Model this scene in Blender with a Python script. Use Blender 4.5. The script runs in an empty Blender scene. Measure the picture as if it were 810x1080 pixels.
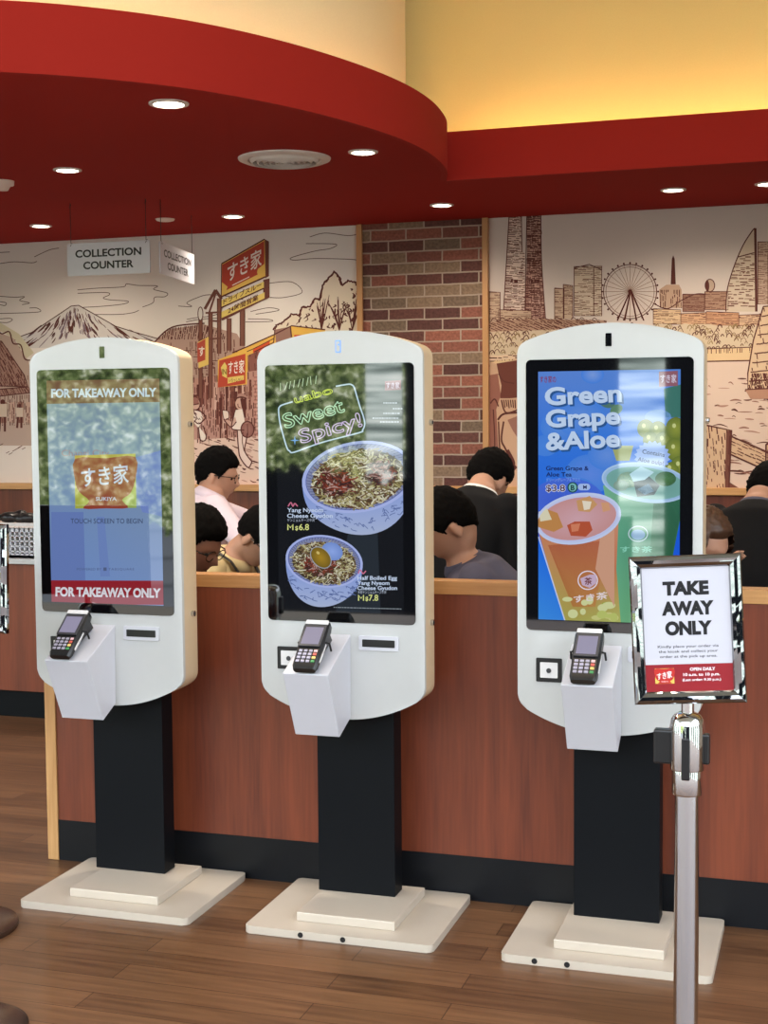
import bpy, bmesh, math, random
from math import sin, cos, pi, radians, exp, atan2, sqrt
from mathutils import Vector, Matrix, Euler, noise
from mathutils.geometry import tessellate_polygon

SC = bpy.context.scene
COL = SC.collection
V = Vector
rnd = random.Random(7)

# ------------------------------------------------------------------ camera (metres; X along the counter, Y into the shop, Z up)
F_PX, W_PX, H_PX, EYE = 1483.8, 810, 1080, 1.5
RX = V((0.952312, 0.305012, -0.008345)); RU = V((-0.012331, 0.065798, 0.997757)); RB = V((0.304877, -0.950073, 0.066422))
cam_d = bpy.data.cameras.new('camera'); cam = bpy.data.objects.new('camera', cam_d); COL.objects.link(cam)
cam_d.sensor_fit = 'VERTICAL'; cam_d.sensor_height = 36; cam_d.lens = F_PX / H_PX * 36
cam_d.clip_start = .05; cam_d.clip_end = 200
M = Matrix((RX, RU, RB)).transposed().to_4x4(); M.translation = (0, 0, EYE); cam.matrix_world = M
SC.camera = cam
SC.view_settings.view_transform = 'Standard'; SC.view_settings.look = 'None'; SC.view_settings.exposure = 0

def at(x, y, Y):
    """Survey helper: where a photo pixel's sight line meets the vertical plane at depth Y."""
    d = RX * ((x - W_PX/2) / F_PX) - RU * ((y - H_PX/2) / F_PX) - RB
    t = Y / d.y
    return V((d.x*t, Y, EYE + d.z*t))

# ------------------------------------------------------------------ colours and materials
def lin(c):
    c = c/255
    return c/12.92 if c <= .04045 else ((c+.055)/1.055)**2.4
def rgb(*c): return tuple(lin(x) for x in c) + (1,)

MATS = {}
def nt(name):
    m = bpy.data.materials.new(name); m.use_nodes = True
    n = m.node_tree.nodes; n.clear()
    o = n.new('ShaderNodeOutputMaterial'); b = n.new('ShaderNodeBsdfPrincipled')
    m.node_tree.links.new(b.outputs[0], o.inputs[0]); MATS[name] = m
    return m, n, m.node_tree.links, b
def mat(name, col, rough=.5, metal=0, var=.05, scale=30, bump=0, spec=.5, emit=None, es=0, coat=0):
    m, n, l, b = nt(name)
    tc = n.new('ShaderNodeTexCoord'); nz = n.new('ShaderNodeTexNoise'); nz.inputs['Scale'].default_value = scale; nz.inputs['Detail'].default_value = 4
    l.new(tc.outputs['Object'], nz.inputs['Vector'])
    mx = n.new('ShaderNodeMix'); mx.data_type = 'RGBA'
    mx.inputs['A'].default_value = tuple(x*(1-var) for x in col[:3]) + (1,)
    mx.inputs['B'].default_value = tuple(min(1, x*(1+var)) for x in col[:3]) + (1,)
    l.new(nz.outputs['Fac'], mx.inputs['Factor']); l.new(mx.outputs['Result'], b.inputs['Base Color'])
    b.inputs['Roughness'].default_value = rough; b.inputs['Metallic'].default_value = metal
    b.inputs['Specular IOR Level'].default_value = spec; b.inputs['Coat Weight'].default_value = coat
    if bump:
        bp = n.new('ShaderNodeBump'); bp.inputs['Strength'].default_value = bump; bp.inputs['Distance'].default_value = .002
        l.new(nz.outputs['Fac'], bp.inputs['Height']); l.new(bp.outputs[0], b.inputs['Normal'])
    if emit:
        b.inputs['Emission Color'].default_value = emit; b.inputs['Emission Strength'].default_value = es
    return m
def art_mat(name, emit=0, rough=.6, spec=.4, coat=0):
    m, n, l, b = nt(name)
    a = n.new('ShaderNodeVertexColor'); a.layer_name = 'Col'
    if emit:
        b.inputs['Base Color'].default_value = (.004, .004, .005, 1)
        l.new(a.outputs[0], b.inputs['Emission Color']); b.inputs['Emission Strength'].default_value = emit
    else: l.new(a.outputs[0], b.inputs['Base Color'])
    b.inputs['Roughness'].default_value = rough; b.inputs['Specular IOR Level'].default_value = spec; b.inputs['Coat Weight'].default_value = coat
    return m
def wood_mat(name, c1, c2, rough=.35, axis='Z', scale=6, coords='Object'):
    """fine straight grain running along one axis"""
    m, n, l, b = nt(name)
    tc = n.new('ShaderNodeTexCoord'); mp = n.new('ShaderNodeMapping')
    s = {'X': (.06, 1, 1), 'Y': (1, .06, 1), 'Z': (1, 1, .05)}[axis]
    mp.inputs['Scale'].default_value = tuple(scale*x for x in s)
    l.new(tc.outputs[coords], mp.inputs[0])
    a = n.new('ShaderNodeTexNoise'); a.inputs['Scale'].default_value = 1.2; a.inputs['Detail'].default_value = 5; a.inputs['Distortion'].default_value = .8
    f = n.new('ShaderNodeTexNoise'); f.inputs['Scale'].default_value = 14; f.inputs['Detail'].default_value = 6
    l.new(mp.outputs[0], a.inputs['Vector']); l.new(mp.outputs[0], f.inputs['Vector'])
    ad = n.new('ShaderNodeMath'); ad.operation = 'ADD'; l.new(a.outputs['Fac'], ad.inputs[0])
    mu = n.new('ShaderNodeMath'); mu.operation = 'MULTIPLY_ADD'; mu.inputs[1].default_value = .5; mu.inputs[2].default_value = -.25
    l.new(f.outputs['Fac'], mu.inputs[0]); l.new(mu.outputs[0], ad.inputs[1])
    r = n.new('ShaderNodeValToRGB'); r.color_ramp.elements[0].position = .3; r.color_ramp.elements[1].position = .7
    r.color_ramp.elements[0].color = c1; r.color_ramp.elements[1].color = c2
    l.new(ad.outputs[0], r.inputs[0]); l.new(r.outputs[0], b.inputs['Base Color'])
    b.inputs['Roughness'].default_value = rough
    return m

mat('white_paint', rgb(196, 197, 196), .4, var=.02)
mat('cream_side', rgb(214, 190, 156), .45, var=.03)
mat('shelf_white', rgb(202, 202, 210), .35, var=.02)
mat('black_glass', rgb(6, 6, 8), .02, var=.02, spec=1, coat=.6)
mat('black_metal', rgb(5, 8, 13), .5, var=.1, spec=.16)
mat('black_plastic', rgb(22, 22, 24), .35, var=.1)
mat('dark_grey', rgb(62, 62, 66), .4)
mat('paper', rgb(228, 226, 226), .6, var=.02)
mat('base_cream', rgb(196, 184, 168), .35, var=.05, scale=9)
mat('chrome', rgb(205, 205, 205), .07, 1, var=.02)
mat('steel', rgb(196, 197, 200), .15, 1, var=.04)
mat('brown_metal', rgb(105, 84, 72), .25, .8, var=.1)  # chrome discs with the floor's brown reflection put into their colour
mat('red_paint', rgb(152, 36, 29), .85, var=.03, scale=3, spec=.12)
mat('cream_wall', rgb(228, 208, 170), .85, var=.05, scale=180, bump=.25)
mat('red_soffit', rgb(150, 39, 34), .9, var=.04, scale=2, spec=.08)
mat('glow_tinted_wall', rgb(234, 206, 140), .85, var=.05, scale=180, bump=.25)  # beige wall with the cove's yellow glow mixed into its colour
mat('plaster', rgb(205, 195, 180), .8, var=.03)
mat('pale_ceiling', rgb(215, 210, 200), .9)
mat('trim_wood', rgb(190, 140, 92), .5)
mat('wire', rgb(60, 50, 48), .4, .6)
mat('lamp_lens', rgb(255, 245, 225), .4, emit=(1, .88, .68, 1), es=14)
mat('lamp_off', rgb(225, 205, 195), .5)
mat('vent_white', rgb(214, 208, 205), .5)
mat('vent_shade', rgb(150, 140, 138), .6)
mat('strip_bright', rgb(255, 220, 140), .5, emit=(1, .78, .33, 1), es=42)
mat('strip_glow', rgb(255, 220, 140), .5, emit=(1, .75, .28, 1), es=24)
mat('kick_black', rgb(11, 13, 17), .42, var=.35, scale=4, spec=.25)
mat('skin', rgb(186, 138, 112), .55, var=.06)
mat('skin_dark', rgb(150, 104, 82), .55, var=.06)
mat('hair_black', rgb(9, 7, 6), .85, var=.5, scale=90, bump=.8, spec=.08)
mat('hair_brown', rgb(74, 48, 32), .5, var=.45, scale=90, bump=.6)
mat('pink_shirt', rgb(226, 206, 214), .85, var=.04, scale=20)
mat('cream_shirt', rgb(214, 190, 140), .85, var=.06)
mat('grey_shirt', rgb(76, 74, 92), .85, var=.12, scale=20)
mat('black_jacket', rgb(14, 13, 15), .85, var=.2, spec=.2)
mat('navy_trousers', rgb(32, 34, 44), .85)
mat('eye_dark', rgb(20, 14, 12), .1)
mat('lens_frame', rgb(24, 22, 24), .25)
mat('white_cloth', rgb(225, 225, 225), .8)
mat('key_grey', rgb(170, 165, 185), .4); mat('key_red', rgb(215, 95, 85), .4); mat('key_pink', rgb(235, 190, 195), .4)
mat('key_yellow', rgb(240, 205, 120), .4); mat('key_green', rgb(70, 150, 90), .4)
mat('terminal_screen', rgb(60, 58, 66), .08, emit=rgb(150, 146, 172), es=.8)
mat('lens_blue', rgb(120, 165, 230), .3, emit=rgb(110, 165, 245), es=.35)  # faint glow added to make the blue border stand out
mat('frame_chrome', rgb(150, 150, 152), .05, 1, var=.02, scale=11, bump=1.0)
MATS['frame_chrome'].node_tree.nodes['Noise Texture'].inputs['Detail'].default_value = 0
MATS['frame_chrome'].node_tree.nodes['Bump'].inputs['Distance'].default_value = .02
mat('stool_wood', rgb(120, 78, 50), .5)
wood_mat('red_wood', rgb(92, 40, 22), rgb(128, 61, 35), .42, 'Z', 7)
wood_mat('oak', rgb(176, 122, 70), rgb(206, 156, 100), .4, 'X', 8)
wood_mat('oak_upright', rgb(176, 126, 76), rgb(206, 160, 106), .4, 'Z', 8)
art_mat('mural_print', 0, .75, .2)
art_mat('screen_art', .8, .02, 1, coat=.6)
art_mat('print', 0, .35, .4)

def floor_mat():
    m, n, l, b = nt('plank_floor')
    tc = n.new('ShaderNodeTexCoord')
    br = n.new('ShaderNodeTexBrick'); br.offset = .37; br.inputs['Scale'].default_value = 1
    br.inputs['Brick Width'].default_value = .92; br.inputs['Row Height'].default_value = .1; br.inputs['Mortar Size'].default_value = .0014; br.inputs['Mortar Smooth'].default_value = .1
    br.inputs['Color1'].default_value = (0, 0, 0, 1); br.inputs['Color2'].default_value = (1, 1, 1, 1); br.inputs['Mortar'].default_value = (.5, .5, .5, 1)
    l.new(tc.outputs['Object'], br.inputs['Vector'])
    mp = n.new('ShaderNodeMapping'); mp.inputs['Scale'].default_value = (1.2, 16, 1); l.new(tc.outputs['Object'], mp.inputs[0])
    g = n.new('ShaderNodeTexNoise'); g.inputs['Scale'].default_value = 3; g.inputs['Detail'].default_value = 8; g.inputs['Distortion'].default_value = .5; l.new(mp.outputs[0], g.inputs['Vector'])
    mu = n.new('ShaderNodeMath'); mu.operation = 'MULTIPLY_ADD'; mu.inputs[1].default_value = .35; l.new(br.outputs['Color'], mu.inputs[0]); l.new(g.outputs['Fac'], mu.inputs[2])
    r = n.new('ShaderNodeValToRGB'); e = r.color_ramp.elements; e[0].position = .35; e[1].position = .95
    e[0].color = rgb(82, 54, 34); e[1].color = rgb(124, 88, 59); l.new(mu.outputs[0], r.inputs[0])
    mx = n.new('ShaderNodeMix'); mx.data_type = 'RGBA'; mx.inputs['B'].default_value = rgb(60, 36, 20)
    l.new(br.outputs['Fac'], mx.inputs['Factor']); l.new(r.outputs[0], mx.inputs['A']); l.new(mx.outputs['Result'], b.inputs['Base Color'])
    b.inputs['Roughness'].default_value = .34; b.inputs['Specular IOR Level'].default_value = .4
    bp = n.new('ShaderNodeBump'); bp.inputs['Strength'].default_value = .12; bp.inputs['Distance'].default_value = .001; l.new(g.outputs['Fac'], bp.inputs['Height']); l.new(bp.outputs[0], b.inputs['Normal'])
floor_mat()
def brick_mat():
    m, n, l, b = nt('brick')
    tc = n.new('ShaderNodeTexCoord'); sx = n.new('ShaderNodeSeparateXYZ'); cx = n.new('ShaderNodeCombineXYZ')
    l.new(tc.outputs['Object'], sx.inputs[0]); l.new(sx.outputs['X'], cx.inputs['X']); l.new(sx.outputs['Z'], cx.inputs['Y'])
    wn = n.new('ShaderNodeTexNoise'); wn.inputs['Scale'].default_value = 14; l.new(cx.outputs[0], wn.inputs['Vector'])
    wv = n.new('ShaderNodeVectorMath'); wv.operation = 'MULTIPLY_ADD'; wv.inputs[1].default_value = (.006, .006, 0); l.new(wn.outputs['Color'], wv.inputs[0]); l.new(cx.outputs[0], wv.inputs[2])
    br = n.new('ShaderNodeTexBrick'); br.inputs['Scale'].default_value = 1; br.offset = .5
    br.inputs['Brick Width'].default_value = .197; br.inputs['Row Height'].default_value = .0595; br.inputs['Mortar Size'].default_value = .0042; br.inputs['Mortar Smooth'].default_value = .15
    br.inputs['Color1'].default_value = (0, 0, 0, 1); br.inputs['Color2'].default_value = (1, 1, 1, 1); br.inputs['Mortar'].default_value = (.5, .5, .5, 1)
    l.new(wv.outputs[0], br.inputs['Vector'])
    r = n.new('ShaderNodeValToRGB'); r.color_ramp.interpolation = 'CONSTANT'
    cs = [(0, rgb(96, 58, 52)), (.17, rgb(150, 92, 76)), (.34, rgb(146, 120, 98)), (.5, rgb(108, 66, 58)), (.63, rgb(134, 82, 70)), (.78, rgb(126, 104, 86)), (.9, rgb(160, 98, 80))]
    e = r.color_ramp.elements
    for i, (p, c) in enumerate(cs):
        k = e[i] if i < 2 else e.new(p)
        k.position = p; k.color = c
    l.new(br.outputs['Color'], r.inputs[0])
    n2 = n.new('ShaderNodeTexNoise'); n2.inputs['Scale'].default_value = 70; n2.inputs['Detail'].default_value = 5; l.new(cx.outputs[0], n2.inputs['Vector'])
    mm = n.new('ShaderNodeMix'); mm.data_type = 'RGBA'; mm.blend_type = 'MULTIPLY'; mm.inputs['Factor'].default_value = .7
    rr = n.new('ShaderNodeValToRGB'); rr.color_ramp.elements[0].position = .3; rr.color_ramp.elements[0].color = (.45, .42, .4, 1); rr.color_ramp.elements[1].position = .65
    l.new(n2.outputs['Fac'], rr.inputs[0]); l.new(r.outputs[0], mm.inputs['A']); l.new(rr.outputs[0], mm.inputs['B'])
    mx = n.new('ShaderNodeMix'); mx.data_type = 'RGBA'; mx.inputs['B'].default_value = rgb(172, 152, 136)
    l.new(br.outputs['Fac'], mx.inputs['Factor']); l.new(mm.outputs['Result'], mx.inputs['A']); l.new(mx.outputs['Result'], b.inputs['Base Color'])
    b.inputs['Roughness'].default_value = .85
    iv = n.new('ShaderNodeMath'); iv.operation = 'MULTIPLY_ADD'; iv.inputs[1].default_value = -1.0; l.new(br.outputs['Fac'], iv.inputs[0]); l.new(n2.outputs['Fac'], iv.inputs[2])
    bp = n.new('ShaderNodeBump'); bp.inputs['Strength'].default_value = .5; bp.inputs['Distance'].default_value = .006; l.new(iv.outputs[0], bp.inputs['Height']); l.new(bp.outputs[0], b.inputs['Normal'])
brick_mat()

# ------------------------------------------------------------------ object helpers
def obj(name, bm, m, parent=None, smooth=False, angle=None):
    me = bpy.data.meshes.new(name)
    bmesh.ops.recalc_face_normals(bm, faces=bm.faces[:])
    bm.to_mesh(me); bm.free()
    for k in (m if isinstance(m, (list, tuple)) else [m]): me.materials.append(MATS[k])
    if smooth:
        me.shade_smooth()
        if angle: me.set_sharp_from_angle(angle=radians(angle))
    o = bpy.data.objects.new(name, me); COL.objects.link(o)
    if parent is not None: o.parent = parent
    return o
def thing(name, label, cat, loc=(0, 0, 0), group=None, rot=(0, 0, 0)):
    o = bpy.data.objects.new(name, None); COL.objects.link(o); o.location = loc; o.rotation_euler = rot; o.empty_display_size = .05
    return tag(o, label, cat, group)
def tag(o, label, cat, group=None):
    o['label'] = label; o['category'] = cat; o['kind'] = 'thing'
    if group: o['group'] = group
    return o
def struct(name, bm, m, **k):
    o = obj(name, bm, m, **k); o['kind'] = 'structure'; return o

def box(bm, x0, x1, y0, y1, z0, z1, bev=0, seg=2):
    r = bmesh.ops.create_cube(bm, size=1, matrix=Matrix.Translation(((x0+x1)/2, (y0+y1)/2, (z0+z1)/2)) @ Matrix.Diagonal((abs(x1-x0), abs(y1-y0), abs(z1-z0), 1)))
    if bev:
        es = list({e for v in r['verts'] for e in v.link_edges})
        bmesh.ops.bevel(bm, geom=es, offset=bev, segments=seg, affect='EDGES', profile=.5)
    return bm
def BM(): return bmesh.new()
def B(*a, **k): return box(BM(), *a, **k)
def xf(bm, m): bmesh.ops.transform(bm, matrix=m, verts=bm.verts[:]); return bm
def cyl(bm, p0, p1, r0, r1=None, seg=24, caps=True):
    p0, p1 = V(p0), V(p1); d = p1-p0; r1 = r0 if r1 is None else r1
    q = d.to_track_quat('Z', 'Y').to_matrix().to_4x4()
    bmesh.ops.create_cone(bm, cap_ends=caps, segments=seg, radius1=r0, radius2=r1, depth=d.length, matrix=Matrix.Translation((p0+p1)/2) @ q)
    return bm
def lathe(bm, prof, seg=40, c=(0, 0, 0)):
    rings = []
    for r, z in prof:
        rings.append([bm.verts.new((c[0]+r*cos(2*pi*i/seg), c[1]+r*sin(2*pi*i/seg), c[2]+z)) for i in range(seg)] if r > 1e-6 else [bm.verts.new((c[0], c[1], c[2]+z))])
    for a, b in zip(rings, rings[1:]):
        for i in range(seg):
            j = (i+1) % seg
            f = [a[i % len(a)], a[j % len(a)], b[j % len(b)], b[i % len(b)]]
            u = []
            for v in f:
                if v not in u: u.append(v)
            if len(u) > 2:
                try: bm.faces.new(u)
                except ValueError: pass
    return bm
def prism(bm, pts, y0, y1, bev=0):
    """outline in X,Z pushed along Y"""
    a = [bm.verts.new((x, y0, z)) for x, z in pts]; b = [bm.verts.new((x, y1, z)) for x, z in pts]
    fa = bm.faces.new(a); fb = bm.faces.new(b[::-1]); n = len(pts)
    for i in range(n): bm.faces.new((a[i], b[i], b[(i+1) % n], a[(i+1) % n]))
    if bev: bmesh.ops.bevel(bm, geom=list(fa.edges), offset=bev, segments=2, affect='EDGES', profile=.5)
    return bm
def rrect(cx, cz, w, h, r, n=5):
    out = []
    for sx, sz, a0 in ((1, 1, 0), (-1, 1, 90), (-1, -1, 180), (1, -1, 270)):
        for i in range(n+1):
            a = radians(a0 + 90*i/n); out.append((cx + sx*(w/2-r) + r*cos(a), cz + sz*(h/2-r) + r*sin(a)))
    return out
def tube(bm, pts, radii, seg=14, side=None, cap=True):
    """lofted limb: radii are numbers or (half width along side, half depth)"""
    pts = [V(p) for p in pts]; rings = []
    N = len(pts)
    for i, p in enumerate(pts):
        t = (pts[min(i+1, N-1)] - pts[max(i-1, 0)]).normalized()
        s = V(side) if side is not None else (V((0, 0, 1)) if abs(t.z) < .9 else V((1, 0, 0))).cross(t)
        s = (s - t*s.dot(t)).normalized(); u = t.cross(s)
        r = radii[i] if isinstance(radii, (list, tuple)) else radii
        ra, rb = r if isinstance(r, tuple) else (r, r)
        ring = lambda c, k: [bm.verts.new(c + s*(ra*k*cos(2*pi*j/seg)) + u*(rb*k*sin(2*pi*j/seg))) for j in range(seg)]
        m = min(ra, rb)
        if cap and i == 0: rings += [ring(p - t*m*.9, .3), ring(p - t*m*.55, .8)]
        rings.append(ring(p, 1))
        if cap and i == N-1: rings += [ring(p + t*m*.55, .8), ring(p + t*m*.9, .3)]
    for a, b in zip(rings, rings[1:]):
        for j in range(seg): bm.faces.new((a[j], a[(j+1) % seg], b[(j+1) % seg], b[j]))
    bm.faces.new(rings[0][::-1]); bm.faces.new(rings[-1])
    return bm
def ellip(bm, c, r, rot=None, seg=16):
    m = Matrix.Translation(c) @ (rot.to_4x4() if rot is not None else Matrix.Identity(4)) @ Matrix.Diagonal((r[0], r[1], r[2], 1))
    bmesh.ops.create_uvsphere(bm, u_segments=seg, v_segments=seg*3//4, radius=1, matrix=m); return bm
def fuse(bm, voxel, smooth=4):
    """voxel-union the overlapping lofts of a bmesh into one continuous skin"""
    me = bpy.data.meshes.new('tmp'); bmesh.ops.recalc_face_normals(bm, faces=bm.faces[:]); bm.to_mesh(me); bm.free()
    o = bpy.data.objects.new('tmp', me); COL.objects.link(o)
    r = o.modifiers.new('r', 'REMESH'); r.mode = 'VOXEL'; r.voxel_size = voxel; r.use_smooth_shade = True
    s = o.modifiers.new('s', 'SMOOTH'); s.factor = .5; s.iterations = smooth
    bpy.context.view_layer.update()
    dg = bpy.context.evaluated_depsgraph_get()
    e = bpy.data.meshes.new_from_object(o.evaluated_get(dg))
    bpy.data.objects.remove(o); bpy.data.meshes.remove(me)
    b = BM(); b.from_mesh(e); bpy.data.meshes.remove(e); return b

# ------------------------------------------------------------------ flat printed artwork as coloured geometry
_txt = {}
def text_geo(s, bold=0, shear=0, space=1):
    k = (s, bold, shear, space)
    if k not in _txt:
        c = bpy.data.curves.new('t', 'FONT'); c.body = s; c.offset = bold; c.shear = shear; c.space_character = space; c.resolution_u = 4
        o = bpy.data.objects.new('t', c); COL.objects.link(o); bpy.context.view_layer.update()
        me = bpy.data.meshes.new_from_object(o.evaluated_get(bpy.context.evaluated_depsgraph_get()))
        vs = [(v.co.x, v.co.y) for v in me.vertices]; fs = [tuple(p.vertices) for p in me.polygons]
        bpy.data.objects.remove(o); bpy.data.curves.remove(c); bpy.data.meshes.remove(me)
        _txt[k] = (vs, fs)
    return _txt[k]

class Art:
    """2-D drawing: uv(px,py) gives plane coordinates, place(u,v,layer) gives the 3-D point, clip = (u0,u1,v0,v1)"""
    def __init__(s, uv, place, clip=None):
        s.uv, s.place, s.clip, s.layer = uv, place, clip, 0; s.v, s.c, s.f = [], [], []; s.sub = 0
    def tri(s, pts):
        """pts: [(u,v,col)]"""
        if s.clip:
            for ax, lim, sg in ((0, s.clip[0], 1), (0, s.clip[1], -1), (1, s.clip[2], 1), (1, s.clip[3], -1)):
                out = []
                for i in range(len(pts)):
                    a, b = pts[i], pts[(i+1) % len(pts)]
                    da, db = (a[ax]-lim)*sg, (b[ax]-lim)*sg
                    if da >= 0: out.append(a)
                    if da*db < 0:
                        t = da/(da-db); out.append((a[0]+(b[0]-a[0])*t, a[1]+(b[1]-a[1])*t, tuple(x+(y-x)*t for x, y in zip(a[2], b[2]))))
                pts = out
                if len(pts) < 3: return
        i0 = len(s.v)
        lay = s.layer + (s.sub % 110)/110*.85          # strokes of one layer never share a plane
        for u, v, c in pts: s.v.append(s.place(u, v, lay)); s.c.append(c)
        s.f.append(tuple(range(i0, i0+len(pts))))
    def poly(s, pts, col, cols=None):
        s.sub += 1; q = [s.uv(*p) for p in pts]
        cs = [rgb(*c) for c in cols] if cols else [rgb(*col)]*len(q)
        for t in tessellate_polygon([[V((a, b, 0)) for a, b in q]]): s.tri([(q[i][0], q[i][1], cs[i]) for i in t])
    def curve(s, pts, n=6, closed=False):
        out = []; N = len(pts)
        g = (lambda i: pts[i % N]) if closed else (lambda i: pts[max(0, min(N-1, i))])
        for i in range(N if closed else N-1):
            a, b, c, d = g(i-1), g(i), g(i+1), g(i+2)
            for k in range(n):
                t = k/n
                out.append(tuple(.5*(2*b[j]+(c[j]-a[j])*t+(2*a[j]-5*b[j]+4*c[j]-d[j])*t*t+(3*b[j]-a[j]-3*c[j]+d[j])*t**3) for j in (0, 1)))
        if not closed: out.append(tuple(pts[-1]))
        return out
    def line(s, pts, w, col, smooth=True, taper=False, closed=False, wob=0):
        s.sub += 1
        if smooth and len(pts) > 2: pts = s.curve(pts, 6, closed)
        if closed: pts = list(pts) + [pts[0]]
        if wob: pts = [(x+rnd.uniform(-wob, wob), y+rnd.uniform(-wob, wob)) for x, y in pts]
        L, R = [], []; n = len(pts)
        for i in range(n):
            a, b = pts[max(0, i-1)], pts[min(n-1, i+1)]
            dx, dy = b[0]-a[0], b[1]-a[1]; m = sqrt(dx*dx+dy*dy) or 1
            k = w/2 * ((.25+.75*sin(pi*(i+.3)/(n-.4))) if taper else 1)
            L.append((pts[i][0]-dy/m*k, pts[i][1]+dx/m*k)); R.append((pts[i][0]+dy/m*k, pts[i][1]-dx/m*k))
        c = rgb(*col)
        for i in range(n-1):
            s.tri([s.uv(*q) + (c,) for q in (L[i], L[i+1], R[i+1], R[i])])
    def ell(s, cx, cy, rx, ry, col, rot=0, rim=None, n=36, a0=0, a1=360):
        s.sub += 1; ca, sa = cos(radians(rot)), sin(radians(rot))
        P = lambda a: (cx + rx*cos(a)*ca - ry*sin(a)*sa, cy + rx*cos(a)*sa + ry*sin(a)*ca)
        c0, c1 = rgb(*col), rgb(*(rim or col)); o = s.uv(cx, cy) + (c0,)
        for i in range(n):
            a, b = radians(a0+(a1-a0)*i/n), radians(a0+(a1-a0)*(i+1)/n)
            s.tri([o, s.uv(*P(a)) + (c1,), s.uv(*P(b)) + (c1,)])
    def ring(s, cx, cy, rx, ry, w, col, rot=0, n=40):
        ca, sa = cos(radians(rot)), sin(radians(rot))
        s.line([(cx + rx*cos(2*pi*i/n)*ca - ry*sin(2*pi*i/n)*sa, cy + rx*cos(2*pi*i/n)*sa + ry*sin(2*pi*i/n)*ca) for i in range(n)], w, col, smooth=False, closed=True)
    def text(s, t, x, y, h, col, rot=0, bold=0, shear=0, align='c', width=None, space=1, outline=0, vsh=0):
        """h = capital height; y is the baseline; width squeezes the line to that length; vsh leans the line up without leaning its letters"""
        vs, fs = text_geo(t, bold, shear, space)
        if not vs: return
        s.sub += 1; x0, x1 = min(v[0] for v in vs), max(v[0] for v in vs)
        k = h/.73; kx = width/(x1-x0) if width else k
        off = -x0 if align == 'l' else (-(x0+x1)/2 if align == 'c' else -x1)
        ca, sa = cos(radians(rot)), sin(radians(rot))
        def P(v):
            a, b = (v[0]+off)*kx, v[1]*k + (v[0]+off)*kx*vsh
            return (x + a*ca - b*sa, y - (a*sa + b*ca))
        c = rgb(*col)
        if outline:
            cnt = {}
            for f in fs:
                for i in range(len(f)):
                    e = tuple(sorted((f[i], f[(i+1) % len(f)]))); cnt[e] = cnt.get(e, 0)+1
            for (a, b), q in cnt.items():
                if q == 1: s.line([P(vs[a]), P(vs[b])], outline, col, smooth=False)
        else:
            for f in fs: s.tri([s.uv(*P(vs[i])) + (c,) for i in f])
    def hatch(s, pts, ang, sp, w, col, gap=.15, jit=.3, wob=0):
        """broken parallel strokes inside a polygon"""
        a = radians(ang); d = (cos(a), sin(a)); nn = (-d[1], d[0])
        pr = [(p[0]*nn[0]+p[1]*nn[1]) for p in pts]; t = min(pr)+sp/2
        while t < max(pr):
            xs = []
            for i in range(len(pts)):
                p, q = pts[i], pts[(i+1) % len(pts)]; u, v = pr[i]-t, pr[(i+1) % len(pts)]-t
                if u*v < 0:
                    k = u/(u-v); xs.append((p[0]+(q[0]-p[0])*k)*d[0] + (p[1]+(q[1]-p[1])*k)*d[1])
            xs.sort()
            for x0, x1 in zip(xs[::2], xs[1::2]):
                z = x0
                while z < x1:
                    L = rnd.uniform(2, 9) if gap else x1-x0
                    e = min(x1, z+L); o = rnd.uniform(-jit, jit)*sp
                    if rnd.random() > gap:
                        s.line([(z*d[0]+(t+o)*nn[0], z*d[1]+(t+o)*nn[1]), (e*d[0]+(t+o)*nn[0], e*d[1]+(t+o)*nn[1])], w*rnd.uniform(.7, 1.3), col, smooth=False)
                    z = e + (rnd.uniform(.2, 1.5) if gap else 1)
            t += sp*rnd.uniform(.8, 1.2)
    def build(s, name, m, parent=None):
        me = bpy.data.meshes.new(name); me.from_pydata(s.v, [], s.f)
        at_ = me.color_attributes.new('Col', 'FLOAT_COLOR', 'POINT')
        at_.data.foreach_set('color', [x for c in s.c for x in c])
        me.materials.append(MATS[m]); o = bpy.data.objects.new(name, me); COL.objects.link(o)
        if parent is not None: o.parent = parent
        return o
def wall_art(Y, clip, eps=.0004, loc=(0, 0, 0)):
    """artwork on a plane facing the shopfront at depth Y, drawn from photo measurements"""
    def uv(x, y): p = at(x, y, Y); return (p.x, p.z)
    return Art(uv, lambda u, v, n: (u-loc[0], Y - n*eps - loc[1], v-loc[2]), clip)
def sheet_art(w, h, y=0, eps=.00025):
    """artwork in millimetres from the sheet's top left corner; sheet centred on its own origin"""
    return Art(lambda x, y_: (x/1000 - w/2, h/2 - y_/1000), lambda u, v, n: (u, y - n*eps, v), (-w/2, w/2, -h/2, h/2))

# ================================================================== THE SETTING
WALL = 7.2; SOF = 2.53
struct('floor', B(-7.5, 3, -2.4, 7.35, -.06, 0), 'plank_floor')
struct('wall_back', B(-7.6, 3.1, WALL, 7.35, 0, 4.6), 'plaster')
struct('wall_left', B(-7.6, -7.5, 3, WALL-.002, 0, 4.6), 'plaster')
struct('wall_right', B(3, 3.1, 3, WALL-.002, 0, 4.6), 'plaster')
struct('wall_wainscot', B(-7.5, 3, 7.18, WALL, 0, 1.104), 'red_wood')
struct('trim_1', B(-7.5, 3, 7.155, WALL, 1.104, 1.141, .003), 'oak')
struct('wall_brick', B(-2.412, -1.755, 7.182, WALL, 1.141, SOF), 'brick')
struct('trim_2', B(-2.443, -2.412, 7.165, WALL, 1.141, SOF, .002), 'trim_wood')
struct('trim_3', B(-1.755, -1.724, 7.165, WALL, 1.141, SOF, .002), 'trim_wood')
struct('ceiling', B(-7.6, 3.1, -2.4, 7.35, 4.6, 4.75), 'pale_ceiling')

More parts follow.
